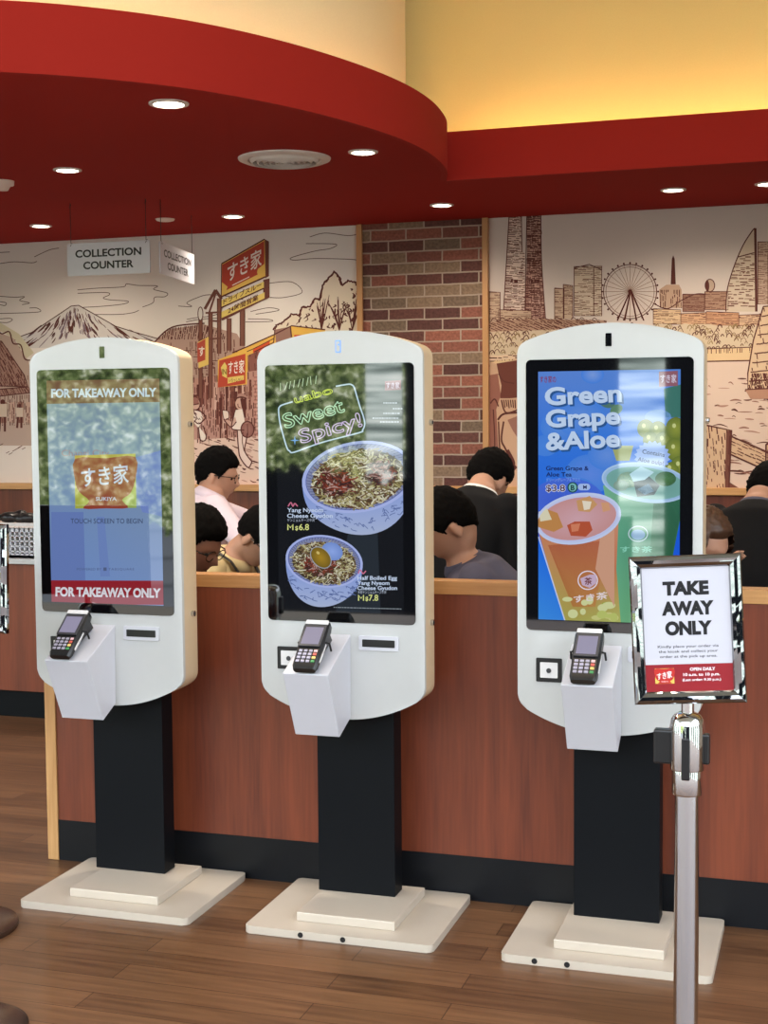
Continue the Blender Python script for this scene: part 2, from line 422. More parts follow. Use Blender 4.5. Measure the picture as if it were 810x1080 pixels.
# the lowered red soffit with its round drum, its fascia, the cove light and the pale walls that rise behind it
meas = [(-7.4, 6.0), (-5.6, 6.0), (-4.98, 5.9), (-4.9, 5.2), (-4.7, 4.55), (-4.3, 3.95), (-3.75, 3.55), (-3.15, 3.43), (-2.72, 3.5), (-2.366, 3.675), (-2.139, 3.835), (-1.93, 4.055), (-1.76, 4.34), (-1.63, 4.67), (-1.545, 5.02), (-1.52, 5.36), (-1.555, 5.72), (-1.628, 5.983)]
edge = Art(None, None).curve(meas[2:], 6)
edge = [(-7.5, 6.0), (-4.99, 6.0)] + edge[1:]
outline = edge + [(3, 5.983)]
bm = BM()
ring = outline + [(3, 7.2), (-7.5, 7.2)]
lo = [bm.verts.new((x, y, SOF)) for x, y in ring]; hi = [bm.verts.new((x, y, SOF+.06)) for x, y in ring]
for t in tessellate_polygon([[V((x, y, 0)) for x, y in ring]]):
    bm.faces.new([lo[i] for i in t]); bm.faces.new([hi[i] for i in t])
for i in range(len(ring)):
    j = (i+1) % len(ring); bm.faces.new((lo[i], lo[j], hi[j], hi[i]))
struct('ceiling_soffit', bm, 'red_soffit')
def offset(pts, d):
    """shift a plan outline sideways, into the soffit"""
    out = []
    for i, p in enumerate(pts):
        a, b = pts[max(0, i-1)], pts[min(len(pts)-1, i+1)]
        tx, ty = b[0]-a[0], b[1]-a[1]; m = sqrt(tx*tx+ty*ty)
        out.append((p[0]-ty/m*d, p[1]+tx/m*d))
    return out
def ribbon(pts, d0, d1, z0, z1):
    b = BM(); A, C = offset(pts, d0), offset(pts, d1); R = []
    for p, q in zip(A, C): R.append([b.verts.new((p[0], p[1], z0)), b.verts.new((p[0], p[1], z1)), b.verts.new((q[0], q[1], z1)), b.verts.new((q[0], q[1], z0))])
    for r, s in zip(R, R[1:]):
        for k in range(4): b.faces.new((r[k], r[(k+1) % 4], s[(k+1) % 4], s[k]))
    b.faces.new(R[0]); b.faces.new(R[-1][::-1]); return b
drum = [p for p in edge[2:]]
# offset direction: walking the drum anticlockwise from the left keeps the soffit on the left hand
struct('trim_4', ribbon(drum, -.004, .022, SOF-.003, 2.735), 'red_paint', smooth=True, angle=40)
struct('trim_5', B(-1.63, 3, 5.979, 6.005, SOF-.003, 2.735), 'red_paint')
struct('wall_upper_left', ribbon(drum, .17, .2, SOF+.06, 4.6), 'cream_wall', smooth=True, angle=40)
struct('wall_upper', B(-1.9, 3, 6.2, 6.25, SOF+.06, 4.6), 'glow_tinted_wall')
struct('trim_6', ribbon(drum, .06, .075, SOF+.061, SOF+.07), 'strip_glow')
struct('trim_7', B(-1.6, 3, 6.06, 6.08, SOF+.061, SOF+.07), 'strip_bright')

# ================================================================== MURALS
LN, LB, PK, DK, CR = (84, 52, 46), (108, 64, 54), (176, 130, 120), (92, 48, 42), (220, 194, 170)
def mural_left():
    Y = 7.194
    a = wall_art(Y, (-7.45, -2.443, 1.141, SOF))
    def box_(x0, y0, x1, y1, c): a.poly([(x0, y0), (x1, y0), (x1, y1), (x0, y1)], c)
    P = lambda x, y, x0, y0, k: (x0+x/k, y0+y/k)
    # paper, a little pinker towards the ground
    for i in range(12):
        t0, t1 = i/12, (i+1)/12
        c = lambda t: (224+2*t, 220-12*t, 216-24*t)
        a.poly([(-700, 200+330*t0), (400, 200+330*t0), (400, 200+330*t1), (-700, 200+330*t1)], None, cols=[c(t0), c(t0), c(t1), c(t1)])
    a.layer = 1
    A = lambda L: [P(x, y, 0, 230, 3.857) for x, y in L]
    for L in ([(315, 292), (400, 285), (500, 280), (515, 268), (560, 274), (640, 276), (625, 290), (680, 305), (670, 320), (630, 322), (622, 345), (580, 362)],
              [(316, 306), (430, 303), (445, 312), (420, 325), (450, 333), (520, 338), (500, 350), (400, 360), (290, 365)], [(370, 392), (480, 392), (540, 385), (565, 375)],
              [(0, 318), (60, 322), (100, 320), (80, 335), (120, 345), (90, 352)], [(0, 388), (110, 385), (165, 380), (150, 366), (120, 366)], [(0, 340), (25, 345), (20, 356), (0, 352)], [(0, 410), (40, 408), (50, 415), (30, 425), (0, 424)],
              [(0, 185), (60, 178), (130, 182), (150, 176)], [(0, 140), (40, 138)], [(140, 158), (200, 130), (240, 122)], [(725, 358), (780, 360), (760, 345), (800, 325), (850, 312), (940, 320), (990, 332)], [(760, 412), (800, 405), (860, 398), (920, 380)]):
        a.line(A(L), .7, LN)
    Z = lambda L: [P(x, y, 180, 220, 3.68) for x, y in L]
    for L in ([(540, 110), (600, 95), (690, 105), (740, 95)], [(525, 136), (640, 138), (620, 155), (560, 165), (470, 190), (480, 200), (560, 194), (700, 197), (740, 205)], [(380, 290), (470, 285), (510, 325), (440, 345), (385, 345)], [(310, 400), (380, 385), (420, 395), (330, 410)], [(60, 440), (110, 430), (180, 425)], [(300, 428), (380, 430), (390, 438), (290, 440)]):
        a.line(Z(L), .7, LN)
    # the snow-capped mountain
    M = A([(60, 490), (130, 465), (190, 425), (250, 385), (290, 358), (320, 355), (350, 372), (400, 400), (470, 440), (540, 462), (640, 490), (700, 520), (60, 530)])
    a.poly(M, (206, 198, 192)); a.layer = 2
    a.line(M[:-2], 1, LN, smooth=False)
    for i in range(190):
        x0 = 305 + (rnd.uniform(-250, 310) if i % 4 else rnd.uniform(-50, 60)); top = 358 + abs(x0-305)*(.55 if x0 < 305 else .42)
        y0 = top + rnd.uniform(2, 90)**1.0
        if y0 > 512: continue
        L = rnd.uniform(14, 46); sl = (x0-305)/190
        a.line(A([(x0, y0), (x0+sl*L*.8+rnd.uniform(-3, 3), y0+L*.5), (x0+sl*L*1.7, y0+L)]), rnd.uniform(.6, 2.0), rnd.choice((DK, LN, (122, 104, 112))), taper=True)
    # old shops on the left slope
    a.layer = 3
    a.poly([(-300, 330), (-60, 336), (2, 352), (14, 356), (24, 372), (30, 380), (34, 400), (34, 470), (-300, 470)], (186, 160, 144))
    a.poly([(-60, 345), (2, 350), (16, 358), (28, 378), (36, 372), (20, 352), (0, 340), (-60, 330)], (206, 194, 164))
    a.layer = 4
    a.line([(-4, 346), (2, 352), (10, 350), (14, 362), (22, 364), (26, 378), (32, 380)], 1.4, DK)
    for r_ in ([(-90, 350), (2, 360), (26, 396), (30, 408), (-90, 404)], [(-90, 418), (30, 408), (34, 414), (-90, 428)]):
        a.poly(r_, (160, 122, 108)); a.layer = 5; a.hatch(r_, 62, 2.4, .8, LB, .08); a.hatch(r_, 62, 5, 1, DK, .3); a.line(r_, 1.1, DK, smooth=False, closed=True); a.layer = 4
    for x in range(-80, 30, 9): box_(x, 424, x+6, 446, (150, 108, 94) if x % 2 else (196, 160, 142))
    a.layer = 5
    a.hatch([(-90, 424), (32, 416), (32, 448), (-90, 452)], 90, 2.4, .8, DK, .3); a.hatch([(-90, 388), (30, 396), (30, 408), (-90, 408)], 90, 3, .7, DK, .2)
    a.layer = 6
    for x, y, s in ((21, 428, .9), (3, 424, 1.2), (-30, 440, 1.2)):     # small walkers in the street
        a.ell(x, y, 2*s, 2.4*s, DK); a.poly([(x-4*s, y+2), (x+4*s, y+2), (x+4*s, y+13*s), (x-4*s, y+13*s)], (206, 184, 164)); a.line([(x-2*s, y+13*s), (x-3*s, y+26*s)], 2.2, DK); a.line([(x+2*s, y+13*s), (x+2*s, y+26*s)], 2.2, DK)
    for i in range(70): 
        x, y = rnd.uniform(-200, 40), rnd.uniform(462, 505); L = rnd.uniform(3, 10); a.line([(x, y), (x+L, y-L*.55)], .7, LB)
    # far roofs behind the pylon
    a.layer = 3
    a.poly([(162, 362), (180, 347), (215, 342), (250, 352), (262, 372), (262, 500), (170, 500)], (178, 146, 132)); a.layer = 4
    a.hatch([(165, 358), (180, 346), (214, 342), (236, 352), (240, 358)], 100, 2.2, 1, DK, .1); a.hatch([(170, 362), (250, 358), (262, 480), (190, 480)], 88, 3.2, .9, LB, .35); a.hatch([(170, 362), (250, 358), (262, 480), (190, 480)], 0, 8, .8, DK, .35)
    a.line([(163, 361), (182, 345), (216, 341)], 1.5, DK)
    # tree on the right
    T = Z([(400, 470), (410, 455), (440, 440), (470, 410), (500, 415), (510, 385), (540, 380), (560, 350), (580, 355), (590, 300), (615, 270), (635, 245), (655, 268), (665, 300), (690, 280), (720, 290), (745, 300), (745, 520), (400, 520)])
    a.layer = 2; a.poly(T, (222, 206, 184)); a.layer = 3
    for k in (0, 1):
        W_ = []
        for p, q in zip(T[:-3], T[1:-2]):
            for m in range(5): W_.append((p[0]+(q[0]-p[0])*m/5 + rnd.uniform(-.9, .9), p[1]+(q[1]-p[1])*m/5 + rnd.uniform(-1.1, .7)))
        a.line(W_, 1.9-k*.6, DK, smooth=False)
    for tx in (585, 655, 705):
        for m in range(7):
            x1 = tx+rnd.uniform(-45, 45); a.line(Z([(tx, 475), (tx+(x1-tx)*.4, 420), (x1, rnd.uniform(330, 395))]), rnd.uniform(.9, 1.7), DK, taper=True)
    for i in range(130):
        x, y = rnd.uniform(430, 742), rnd.uniform(290, 480)
        if y < 650-x*.5: continue
        L = rnd.uniform(6, 22); a.line(Z([(x, y), (x+rnd.uniform(-8, 8), y+L*.4), (x+rnd.uniform(-12, 8), y+L)]), rnd.uniform(.8, 2), DK, taper=True)
    # low yellow building with red panels
    a.layer = 4
    a.poly(Z([(240, 560), (300, 535), (400, 490), (470, 455), (600, 470), (600, 560), (320, 640), (240, 650)]), (226, 178, 84))
    a.poly(Z([(405, 470), (465, 458), (470, 520), (410, 530)]), (150, 112, 100)); a.layer = 5
    a.poly(Z([(320, 545), (385, 510), (385, 560), (322, 590)]), (206, 84, 50)); a.poly(Z([(480, 490), (580, 490), (560, 530), (480, 545)]), (206, 84, 50))
    a.line(Z([(240, 560), (300, 535), (400, 490), (470, 455), (600, 470)]), 1.3, DK, smooth=False); a.poly(Z([(300, 570), (345, 550), (345, 760), (300, 760)]), (138, 88, 78)); a.line(Z([(405, 470), (400, 520), (325, 556)]), 1.2, DK, smooth=False); a.line(Z([(465, 458), (470, 500)]), 1.4, DK); a.line(Z([(250, 575), (320, 545), (400, 505)]), .9, DK, smooth=False); a.hatch(Z([(300, 570), (345, 550), (345, 760), (300, 760)]), 86, 2.2, .8, DK, .3)
    # street front: dark timber columns, brick pier, road and passers-by
    a.poly([(185, 402), (292, 388), (292, 466), (185, 474)], (186, 140, 126)); a.layer = 6
    for i in range(46):
        x = rnd.uniform(188, 272); w = rnd.uniform(1.2, 4.6); y0 = rnd.uniform(396, 430); y1 = y0+rnd.uniform(12, 40)
        a.poly([(x, y0), (x+w, y0), (x+w, min(466, y1)), (x, min(466, y1))], rnd.choice((DK, (118, 68, 58), (150, 100, 90), (206, 168, 152), (128, 78, 66))))
    a.poly([(268, 396), (292, 392), (292, 464), (268, 466)], (196, 140, 126)); a.layer = 7
    for y in range(398, 466, 4):
        a.line([(268, y), (292, y-.6)], .6, DK, smooth=False)
        for x in range(268, 292, 6): a.line([(x+(y % 8)*.7, y), (x+(y % 8)*.7, y+4)], .6, DK, smooth=False)
    a.hatch([(186, 400), (268, 392), (268, 464), (186, 470)], 89, 2.4, .9, DK, .35)
    a.poly([(185, 472), (200, 464), (292, 459), (292, 515), (170, 515)], (220, 188, 170)); a.layer = 8
    for i in range(90):
        x, y = rnd.uniform(180, 288), rnd.uniform(460, 508); L = rnd.uniform(3, 11); a.line([(x, y), (x+L*.5, y+L*.15+rnd.uniform(-1, 1)), (x+L, y+L*.3)], rnd.uniform(.7, 2), rnd.choice((LB, DK, (176, 134, 122))), taper=True)
    N = lambda L: [(190+x/7.364, 400+y/7.364) for x, y in L]
    WH, SK = (234, 216, 202), (206, 166, 148)
    a.layer = 9      # woman with hat and backpack
    a.poly(N([(445, 395), (525, 395), (520, 470), (505, 560), (560, 640), (530, 685), (470, 610), (455, 530)]), (226, 200, 186)); a.poly(N([(430, 240), (490, 230), (510, 300), (500, 395), (405, 385), (420, 300)]), WH); a.ell(*N([(465, 190)])[0], 4.6, 6, SK)
    a.poly(N([(340, 300), (400, 330), (430, 290), (440, 330), (395, 370), (345, 325)]), SK)
    a.layer = 10
    a.poly(N([(440, 145), (455, 112), (490, 108), (515, 130), (520, 150), (480, 140)]), (176, 132, 120)); a.poly(N([(468, 150), (515, 150), (520, 230), (500, 260), (480, 220)]), DK); a.ell(*N([(525, 390)])[0], 6.8, 8.4, (160, 112, 102), rim=(140, 92, 84)); a.poly(N([(500, 300), (535, 300), (530, 345), (505, 345)]), (160, 112, 102)); a.poly(N([(330, 240), (375, 250), (380, 300), (340, 310)]), (228, 206, 192))
    a.layer = 11
    for L, w in (([(430, 240), (415, 300), (405, 385), (500, 395)], 1.1), ([(445, 395), (455, 530), (470, 610), (530, 685), (560, 640)], 1.3), ([(525, 420), (515, 480), (505, 560), (560, 640)], 1.3), ([(490, 410), (485, 480), (500, 560)], .9), ([(490, 230), (505, 300)], 1.4), ([(340, 310), (395, 370), (440, 330)], 1.1), ([(440, 145), (480, 138), (520, 150)], 1.4), ([(330, 240), (375, 250), (380, 300), (345, 312), (330, 240)], .8)): a.line(N(L), w, DK)
    a.ring(*N([(525, 390)])[0], 6.8, 8.4, 1.2, DK); a.line(N([(525, 345), (528, 435)]), .8, DK); a.line(N([(450, 190), (455, 215), (470, 220)]), .8, DK)
    a.layer = 9      # walker half hidden by the kiosk, and a small figure between
    a.poly(N([(100, 235), (160, 250), (180, 300), (150, 370), (205, 440), (190, 475), (160, 470), (145, 380), (95, 320)]), WH); a.ell(*N([(120, 190)])[0], 4.5, 6, SK); a.layer = 10; a.poly(N([(92, 150), (120, 138), (145, 160), (150, 190), (95, 200)]), (150, 100, 90)); a.layer = 11
    for L, w in (([(100, 235), (160, 250), (200, 295), (150, 345), (110, 320)], 1.2), ([(145, 370), (160, 470), (195, 475), (205, 440), (180, 360)], 1.2), ([(95, 200), (150, 190)], 1.2), ([(105, 240), (130, 300), (95, 350)], .9)): a.line(N(L), w, DK)
    for i in range(14): x, y = rnd.uniform(100, 175), rnd.uniform(240, 340); a.line(N([(x, y), (x+12, y+14)]), .6, DK)
    # pylon sign
    K = lambda L: [P(x, y, 200, 245, 6.17) for x, y in L]
    a.layer = 8
    for x0, x1, y0, y1 in ((245, 272, 560, 770), (330, 360, 500, 740), (62, 84, 560, 1080), (125, 150, 520, 1080), (182, 205, 430, 790)):
        a.poly(K([(x0, y0), (x1, y0), (x1, y1), (x0, y1)]), (122, 80, 68)); a.line(K([(x0, y0), (x0, y1)]), .8, DK); a.line(K([(x1, y0), (x1, y1)]), .8, DK)
    for L, w in (([(100, 500), (170, 375)], 3), ([(170, 375), (210, 435)], 3), ([(130, 520), (172, 395)], 2), ([(105, 525), (205, 520)], 2), ([(125, 575), (205, 580)], 2), ([(60, 700), (200, 690)], 2)): a.line(K(L), w, (112, 70, 60))
    a.layer = 9
    a.poly(K([(490, 45), (518, 60), (518, 285), (495, 300)]), (110, 66, 56)); a.poly(K([(480, 310), (522, 300), (522, 425), (480, 440)]), (110, 66, 56))
    a.poly(K([(210, 205), (490, 45), (495, 290), (208, 420)]), (226, 186, 96))
    a.poly(K([(205, 445), (485, 320), (485, 365), (205, 492)]), (222, 196, 110)); a.poly(K([(205, 520), (490, 390), (490, 430), (205, 560)]), (222, 196, 110)); a.poly(K([(205, 560), (490, 430), (520, 425), (215, 575)]), (110, 66, 56))
    a.layer = 10
    a.poly(K([(214, 212), (488, 56), (488, 205), (445, 240), (440, 262), (445, 275), (240, 378), (250, 355), (212, 325)]), (178, 72, 56))
    a.line(K([(210, 205), (490, 45)]), 1.4, DK, smooth=False); a.line(K([(208, 420), (495, 290)]), 1.6, DK, smooth=False); a.line(K([(205, 492), (485, 365)]), 1.4, DK); a.line(K([(210, 205), (206, 560)]), 1, DK, smooth=False)
    a.layer = 11
    x, y = K([(360, 250)])[0]; a.text('すき家', x, y+2, 15, (232, 222, 214), rot=0, bold=.014, width=36, vsh=.5)
    x, y = K([(335, 318)])[0]; a.line([(x-9, y+4.5), (x+9, y-4.5)], .9, (232, 222, 214), smooth=False)
    x, y = K([(345, 400)])[0]; a.text('ドライブスルー', x, y+2, 5, DK, bold=.02, width=40, vsh=.46)
    x, y = K([(350, 470)])[0]; a.text('24時間営業', x, y+2, 5, DK, bold=.02, width=32, vsh=.46)
    a.layer = 9
    a.ell(*K([(72, 530)])[0], 2.6, 7, (222, 214, 204)); a.ring(*K([(72, 530)])[0], 2.6, 7, .9, DK)
    a.poly(K([(55, 715), (105, 690), (125, 680), (125, 860), (60, 885)]), (226, 190, 104)); a.poly(K([(185, 830), (360, 760), (375, 775), (375, 990), (185, 1010)]), (226, 178, 84))
    a.layer = 10
    a.poly(K([(52, 722), (104, 694), (104, 830), (54, 850)]), (178, 78, 62)); a.poly(K([(195, 835), (365, 790), (365, 985), (185, 1010)]), (186, 74, 54))
    a.layer = 11
    a.poly(K([(205, 880), (230, 845), (245, 870), (245, 950), (215, 935)]), (222, 196, 110)); a.poly(K([(250, 945), (355, 930), (355, 960), (250, 985)]), (226, 196, 110))
    x, y = K([(305, 900)])[0]; a.text('すき家', x, y+2, 11, (236, 224, 214), bold=.014, width=17, vsh=.1)
    x, y = K([(80, 800)])[0]; a.text('す', x, y, 8, (230, 212, 200), bold=.03, width=6)
    a.layer = 12
    x, y = K([(227, 925)])[0]; a.text('IN', x, y, 6, (120, 100, 50), bold=.02, width=5)
    x, y = K([(302, 970)])[0]; a.text('いらっしゃい', x, y, 3.4, DK, bold=.01, width=14, vsh=.1)
    return a.build('wall_mural', 'mural_print')
o = mural_left(); tag(o, 'sketched wall mural with snow-capped mountain, old street and red roadside pylon sign', 'mural')

def mural_right():
    a = wall_art(7.194, (-1.724, 2.95, 1.141, SOF))
    P = lambda L, x0=500, y0=210, k=2.613: [(x0+x/k, y0+y/k) for x, y in L]
    for i in range(12):
        t0, t1 = i/12, (i+1)/12
        c = lambda t: (210+8*t, 196-2*t, 190-16*t)
        a.poly([(500, 190+340*t0), (1500, 150+380*t0), (1500, 150+380*t1), (500, 190+340*t1)], None, cols=[c(t0), c(t0), c(t1), c(t1)])
    # twin-slab tower
    a.layer = 1
    T1 = P([(98, 20), (130, 20), (130, 140), (140, 150), (140, 330), (80, 330), (90, 160)]); T2 = P([(146, 20), (184, 20), (184, 150), (196, 330), (140, 330), (146, 150)])
    a.poly(T1, (222, 198, 184)); a.poly(T2, (190, 148, 134)); a.layer = 2
    a.hatch(T1, 2, 1.5, .8, LB, .2); a.hatch(T2, 2, 1.15, .8, DK, .15); a.hatch(T2, 88, 3, .6, LB, .4)
    for L in ([(98, 20), (90, 160), (80, 330)], [(130, 20), (132, 145)], [(146, 20), (140, 330)], [(184, 20), (186, 170), (197, 330)]): a.line(P(L), 1, DK)
    for x in (95, 150): a.layer = 3; a.hatch(P([(x, 222), (x+30, 222), (x+30, 232), (x, 232)]), 90, 1.6, 1.4, DK, .2)
    def block(x0, y0, x1, y1, fill, h1=1.8, ang=0):
        q = P([(x0, y0), (x1, y0+rnd.uniform(-4, 4)), (x1, y1), (x0, y1)]); a.layer = 3; a.poly(q, fill); a.layer = 4; a.hatch(q, ang, h1, .6, LB, .2); a.line(q, .8, DK, smooth=False, closed=True)
    for b in ((42, 255, 72, 345), (68, 305, 158, 345), (222, 245, 248, 330), (246, 235, 272, 330)): block(*b, (196, 166, 142))
    block(276, 186, 352, 322, (204, 182, 160)); a.layer = 5; a.line(P([(276, 190), (318, 180), (352, 195)]), 1, DK, smooth=False); a.line(P([(330, 186), (330, 322)]), .8, DK)
    # big wheel
    cx, cy = P([(430, 255)])[0]; a.layer = 4
    for i in range(28):
        t = 2*pi*i/28; a.line([(cx, cy), (cx+28.5*cos(t), cy+29*sin(t))], .45, (150, 116, 98), smooth=False)
        a.ell(cx+29.6*cos(t), cy+30.2*sin(t), 1.1, 1.1, DK, n=8)
    a.ring(cx, cy, 28, 28.6, .9, DK); a.ring(cx, cy, 25.5, 26, .5, LB); a.ell(cx, cy, 2.2, 2.2, DK)
    a.layer = 5
    for x in (395, 415, 448, 468): a.line(P([(432, 250), (x, 335)]), 1.5, DK, smooth=False)
    # hall with spire, warehouses, round-cap building, sail-shaped hotel
    a.layer = 3
    a.poly(P([(545, 165), (549, 155), (553, 165), (556, 235), (542, 235)]), DK); a.poly(P([(510, 250), (530, 236), (565, 236), (572, 250), (574, 300), (512, 300)]), (188, 154, 130)); a.layer = 4
    a.hatch(P([(510, 250), (572, 250), (574, 300), (512, 300)]), 90, 2, .8, DK, .3)
    block(494, 302, 570, 345, (212, 178, 142)); block(575, 262, 635, 310, (150, 112, 94)); block(636, 255, 700, 305, (170, 132, 110)); block(570, 316, 640, 352, (206, 160, 124)); block(640, 310, 730, 350, (196, 146, 112)); block(730, 320, 790, 352, (206, 168, 136))
    a.layer = 5
    a.line(P([(500, 290), (520, 300), (540, 300), (570, 280), (610, 262), (640, 262)]), 1, DK); a.ell(*P([(650, 238)])[0], 5, 6.5, (188, 160, 140)); a.ring(*P([(650, 238)])[0], 5, 6.5, 1, DK); a.ell(*P([(643, 240)])[0], 2, 6, DK)
    S = P([(694, 310), (698, 250), (715, 190), (740, 130), (765, 90), (774, 80), (776, 310)]); a.layer = 4; a.poly(S, (206, 184, 162)); a.layer = 5
    a.hatch(P([(698, 300), (702, 240), (722, 168), (772, 150), (774, 300)]), 0, 2.2, 1, LB, .3); a.line(S[:-1], 1.2, DK); a.line(P([(775, 80), (778, 310)]), 2.6, DK); a.line(P([(726, 160), (772, 148)]), 1.2, DK)
    block(782, 118, 830, 290, (190, 160, 140)); block(810, 150, 900, 290, (200, 172, 148), 2.4)
    for i in range(9): block(900+i*70, 150+rnd.uniform(0, 90), 960+i*70, 320, (196+rnd.uniform(-20, 12), 166, 142), 2.4)
    # promenade greenery, sheds, quay wall
    a.layer = 5
    G = [(515, 345)] + [(515+i*9, 345-rnd.uniform(0, 4)) for i in range(1, 42)] + [(900, 340), (900, 372), (515, 380)]
    a.poly(G, (206, 182, 154)); a.layer = 6
    for i in range(430):
        x, y = rnd.uniform(516, 830), rnd.uniform(343, 374); r = rnd.uniform(1.4, 3.2)
        a.line([(x-r, y+r*.5), (x-r*.6, y-r*.6), (x+r*.3, y-r), (x+r, y+r*.3)], rnd.uniform(.6, 1.1), rnd.choice(((118, 84, 60), DK, (150, 122, 84))))
    for i in range(26):
        x = 516+i*4.4; a.line([(x, 343), (x+5, 336+rnd.uniform(-2, 2)), (x+11, 341)], .8, DK)
    R = [(515, 340), (560, 336), (640, 338), (640, 346), (515, 350)]; a.layer = 7; a.poly(R, (176, 138, 116)); a.layer = 8; a.hatch(R, 24, 2.2, .9, DK, .1)
    a.layer = 7; a.poly([(515, 376), (900, 362), (900, 378), (515, 386)], (220, 186, 144)); a.layer = 8
    a.hatch([(515, 377), (900, 363), (900, 368), (515, 381)], 90, 2.6, .8, DK, .2); a.line([(515, 386), (900, 378)], 1.3, DK, smooth=False); a.line([(515, 377), (900, 362)], 1, DK, smooth=False)
    # water
    a.layer = 7; a.poly([(515, 386), (900, 378), (1500, 378), (1500, 530), (515, 530)], (214, 186, 168)); a.layer = 8
    for i in range(620):
        x, y = rnd.uniform(560, 1000), rnd.uniform(384, 500); L = rnd.uniform(3, 16)*(.5+(y-380)/110)
        a.line([(x, y), (x+L*.5, y+rnd.uniform(-1.5, 1)), (x+L, y+rnd.uniform(-.5, 2))], rnd.uniform(.7, 2.1), rnd.choice((LB, DK, (150, 104, 90), (176, 132, 116))), taper=True)
    # junk with ribbed sails
    W = lambda L: [(730+x/3.4875, 210+y/3.4839) for x, y in L]
    Sx = W([(262, 395), (400, 385), (400, 720), (205, 700), (205, 640), (225, 520)]); a.layer = 9; a.poly(Sx, (212, 180, 148)); a.layer = 10
    for y in range(420, 660, 34): a.line(W([(260-(y-400)*.2, y+12), (300, y+4), (400, y-8)]), 1.3, DK, wob=.3)
    for x in (275, 315, 355): a.hatch(W([(x-30, 400), (x, 400), (x-30, 660), (x-55, 660)]), 82, 6, 1, DK, .35)
    a.line(Sx, 1.4, DK, smooth=False, closed=True); a.hatch(W([(220, 640), (300, 640), (300, 700), (205, 700)]), 75, 1.5, 1.2, DK, .1)
    a.poly(W([(195, 700), (420, 690), (420, 730), (215, 735)]), (178, 132, 108)); a.line(W([(195, 700), (420, 690)]), 1.2, DK)
    # timber fence in front
    a.layer = 11
    for L in ([(48, 830), (145, 850), (135, 1070), (48, 1070)], [(140, 870), (279, 930), (279, 1000), (135, 935)], [(272, 900), (420, 900), (420, 1070), (270, 1070)]):
        q = W(L); a.layer = 11; a.poly(q, (204, 168, 136)); a.layer = 12; a.hatch(q, 84 if L[0][0] != 140 else 24, 3, 1, DK, .4); a.line(q, 1.8, DK, smooth=False, closed=True)
    a.layer = 12; a.poly(W([(126, 850), (148, 850), (138, 1040), (180, 1066), (120, 1066)]), (112, 68, 56)); a.poly(W([(40, 880), (60, 880), (60, 910), (40, 905)]), DK)
    # cloaked figure with a straw hat beside the brick
    Fg = lambda L: [(500+x/6.35, 350+y/6.35) for x, y in L]
    a.layer = 11
    a.poly(Fg([(105, 200), (150, 215), (300, 180), (300, 1100), (105, 1100)]), (198, 158, 130)); a.poly(Fg([(105, 290), (160, 280), (180, 420), (150, 520), (170, 900), (105, 900)]), (148, 96, 82)); a.layer = 12
    a.poly(Fg([(152, 212), (300, 190), (300, 440), (240, 445), (175, 445), (185, 360), (165, 280)]), (106, 58, 48)); a.poly(Fg([(225, 590), (300, 560), (300, 720), (260, 660)]), (150, 104, 90))
    a.layer = 13
    for L, w in (([(165, 280), (200, 330), (270, 345)], 1.2), ([(185, 460), (215, 540), (300, 520)], 1.6), ([(160, 590), (200, 550), (300, 540)], 2.2), ([(165, 600), (175, 800), (200, 950), (230, 1050)], 1.5), ([(200, 600), (185, 720), (210, 780), (250, 860)], 1.8), ([(225, 790), (265, 870), (262, 920), (285, 900)], 3.2), ([(110, 480), (140, 450), (165, 500)], 1.4), ([(130, 520), (140, 760), (120, 900)], 1.2)): a.line(Fg(L), w, DK)
    for i in range(7): a.line(Fg([(185+i*15, 455), (195+i*14, 510+rnd.uniform(-10, 10))]), 1.2, DK)
    a.poly(Fg([(105, 165), (300, 150), (300, 180), (105, 195)]), (222, 190, 160)); a.hatch(Fg([(105, 165), (300, 150), (300, 180), (105, 195)]), 0, 2.5, 1, DK, .3)
    return a.build('wall_mural', 'mural_print')
o = mural_right(); tag(o, 'sketched wall mural of harbour skyline with big wheel, sail-shaped tower and fence', 'mural')

# ================================================================== KIOSKS
FACE = 3.9
def body_outline(w=.257):
    R1, R2, r = .64, .46, .026
    top = lambda x: 1.757 - R1 + sqrt(R1*R1-x*x); bot = lambda x: .607 + R2 - sqrt(R2*R2-x*x)
    xs = [(-1 + 2*i/28)*(w-r) for i in range(29)]
    def corner(p, c, q):
        return [tuple((1-t)**2*p[j] + 2*t*(1-t)*c[j] + t*t*q[j] for j in (0, 1)) for t in (.2, .4, .6, .8)]
    pts = [(x, top(x)) for x in xs]
    pts += corner((w-r, top(w-r)), (w, top(w)), (w, top(w)-r)) + [(w, top(w)-r), (w, bot(w)+r)] + corner((w, bot(w)+r), (w, bot(w)), (w-r, bot(w-r)))
    pts += [(x, bot(x)) for x in xs[::-1]]
    pts += corner((-w+r, bot(w-r)), (-w, bot(w)), (-w, bot(w)+r)) + [(-w, bot(w)+r), (-w, top(w)-r)] + corner((-w, top(w)-r), (-w, top(w)), (-w+r, top(w-r)))
    return pts

def logo(a, x, y, w, h, txt=1, red=(190, 45, 40), yel=(220, 190, 90), white=(240, 235, 235)):
    """the restaurant's emblem: a red bowl on a yellow field with brush lettering"""
    a.poly([(x-w/2, y-h/2), (x+w/2, y-h/2), (x+w/2, y+h/2), (x-w/2, y+h/2)], yel); a.layer += 1
    q = lambda L: [(x+u*w, y+v*h) for u, v in L]
    a.poly(a.curve(q([(-.5, -.46), (0, -.47), (.5, -.46), (.5, 0), (.4, .25), (.27, .36), (.36, .48), (0, .49), (-.36, .48), (-.27, .36), (-.4, .25), (-.5, 0)]), 4, True), red); a.layer += 1
    a.text('すき家', x, y+h*.15, h*.36, white, rot=3, bold=.014, width=w*.8, vsh=.1)

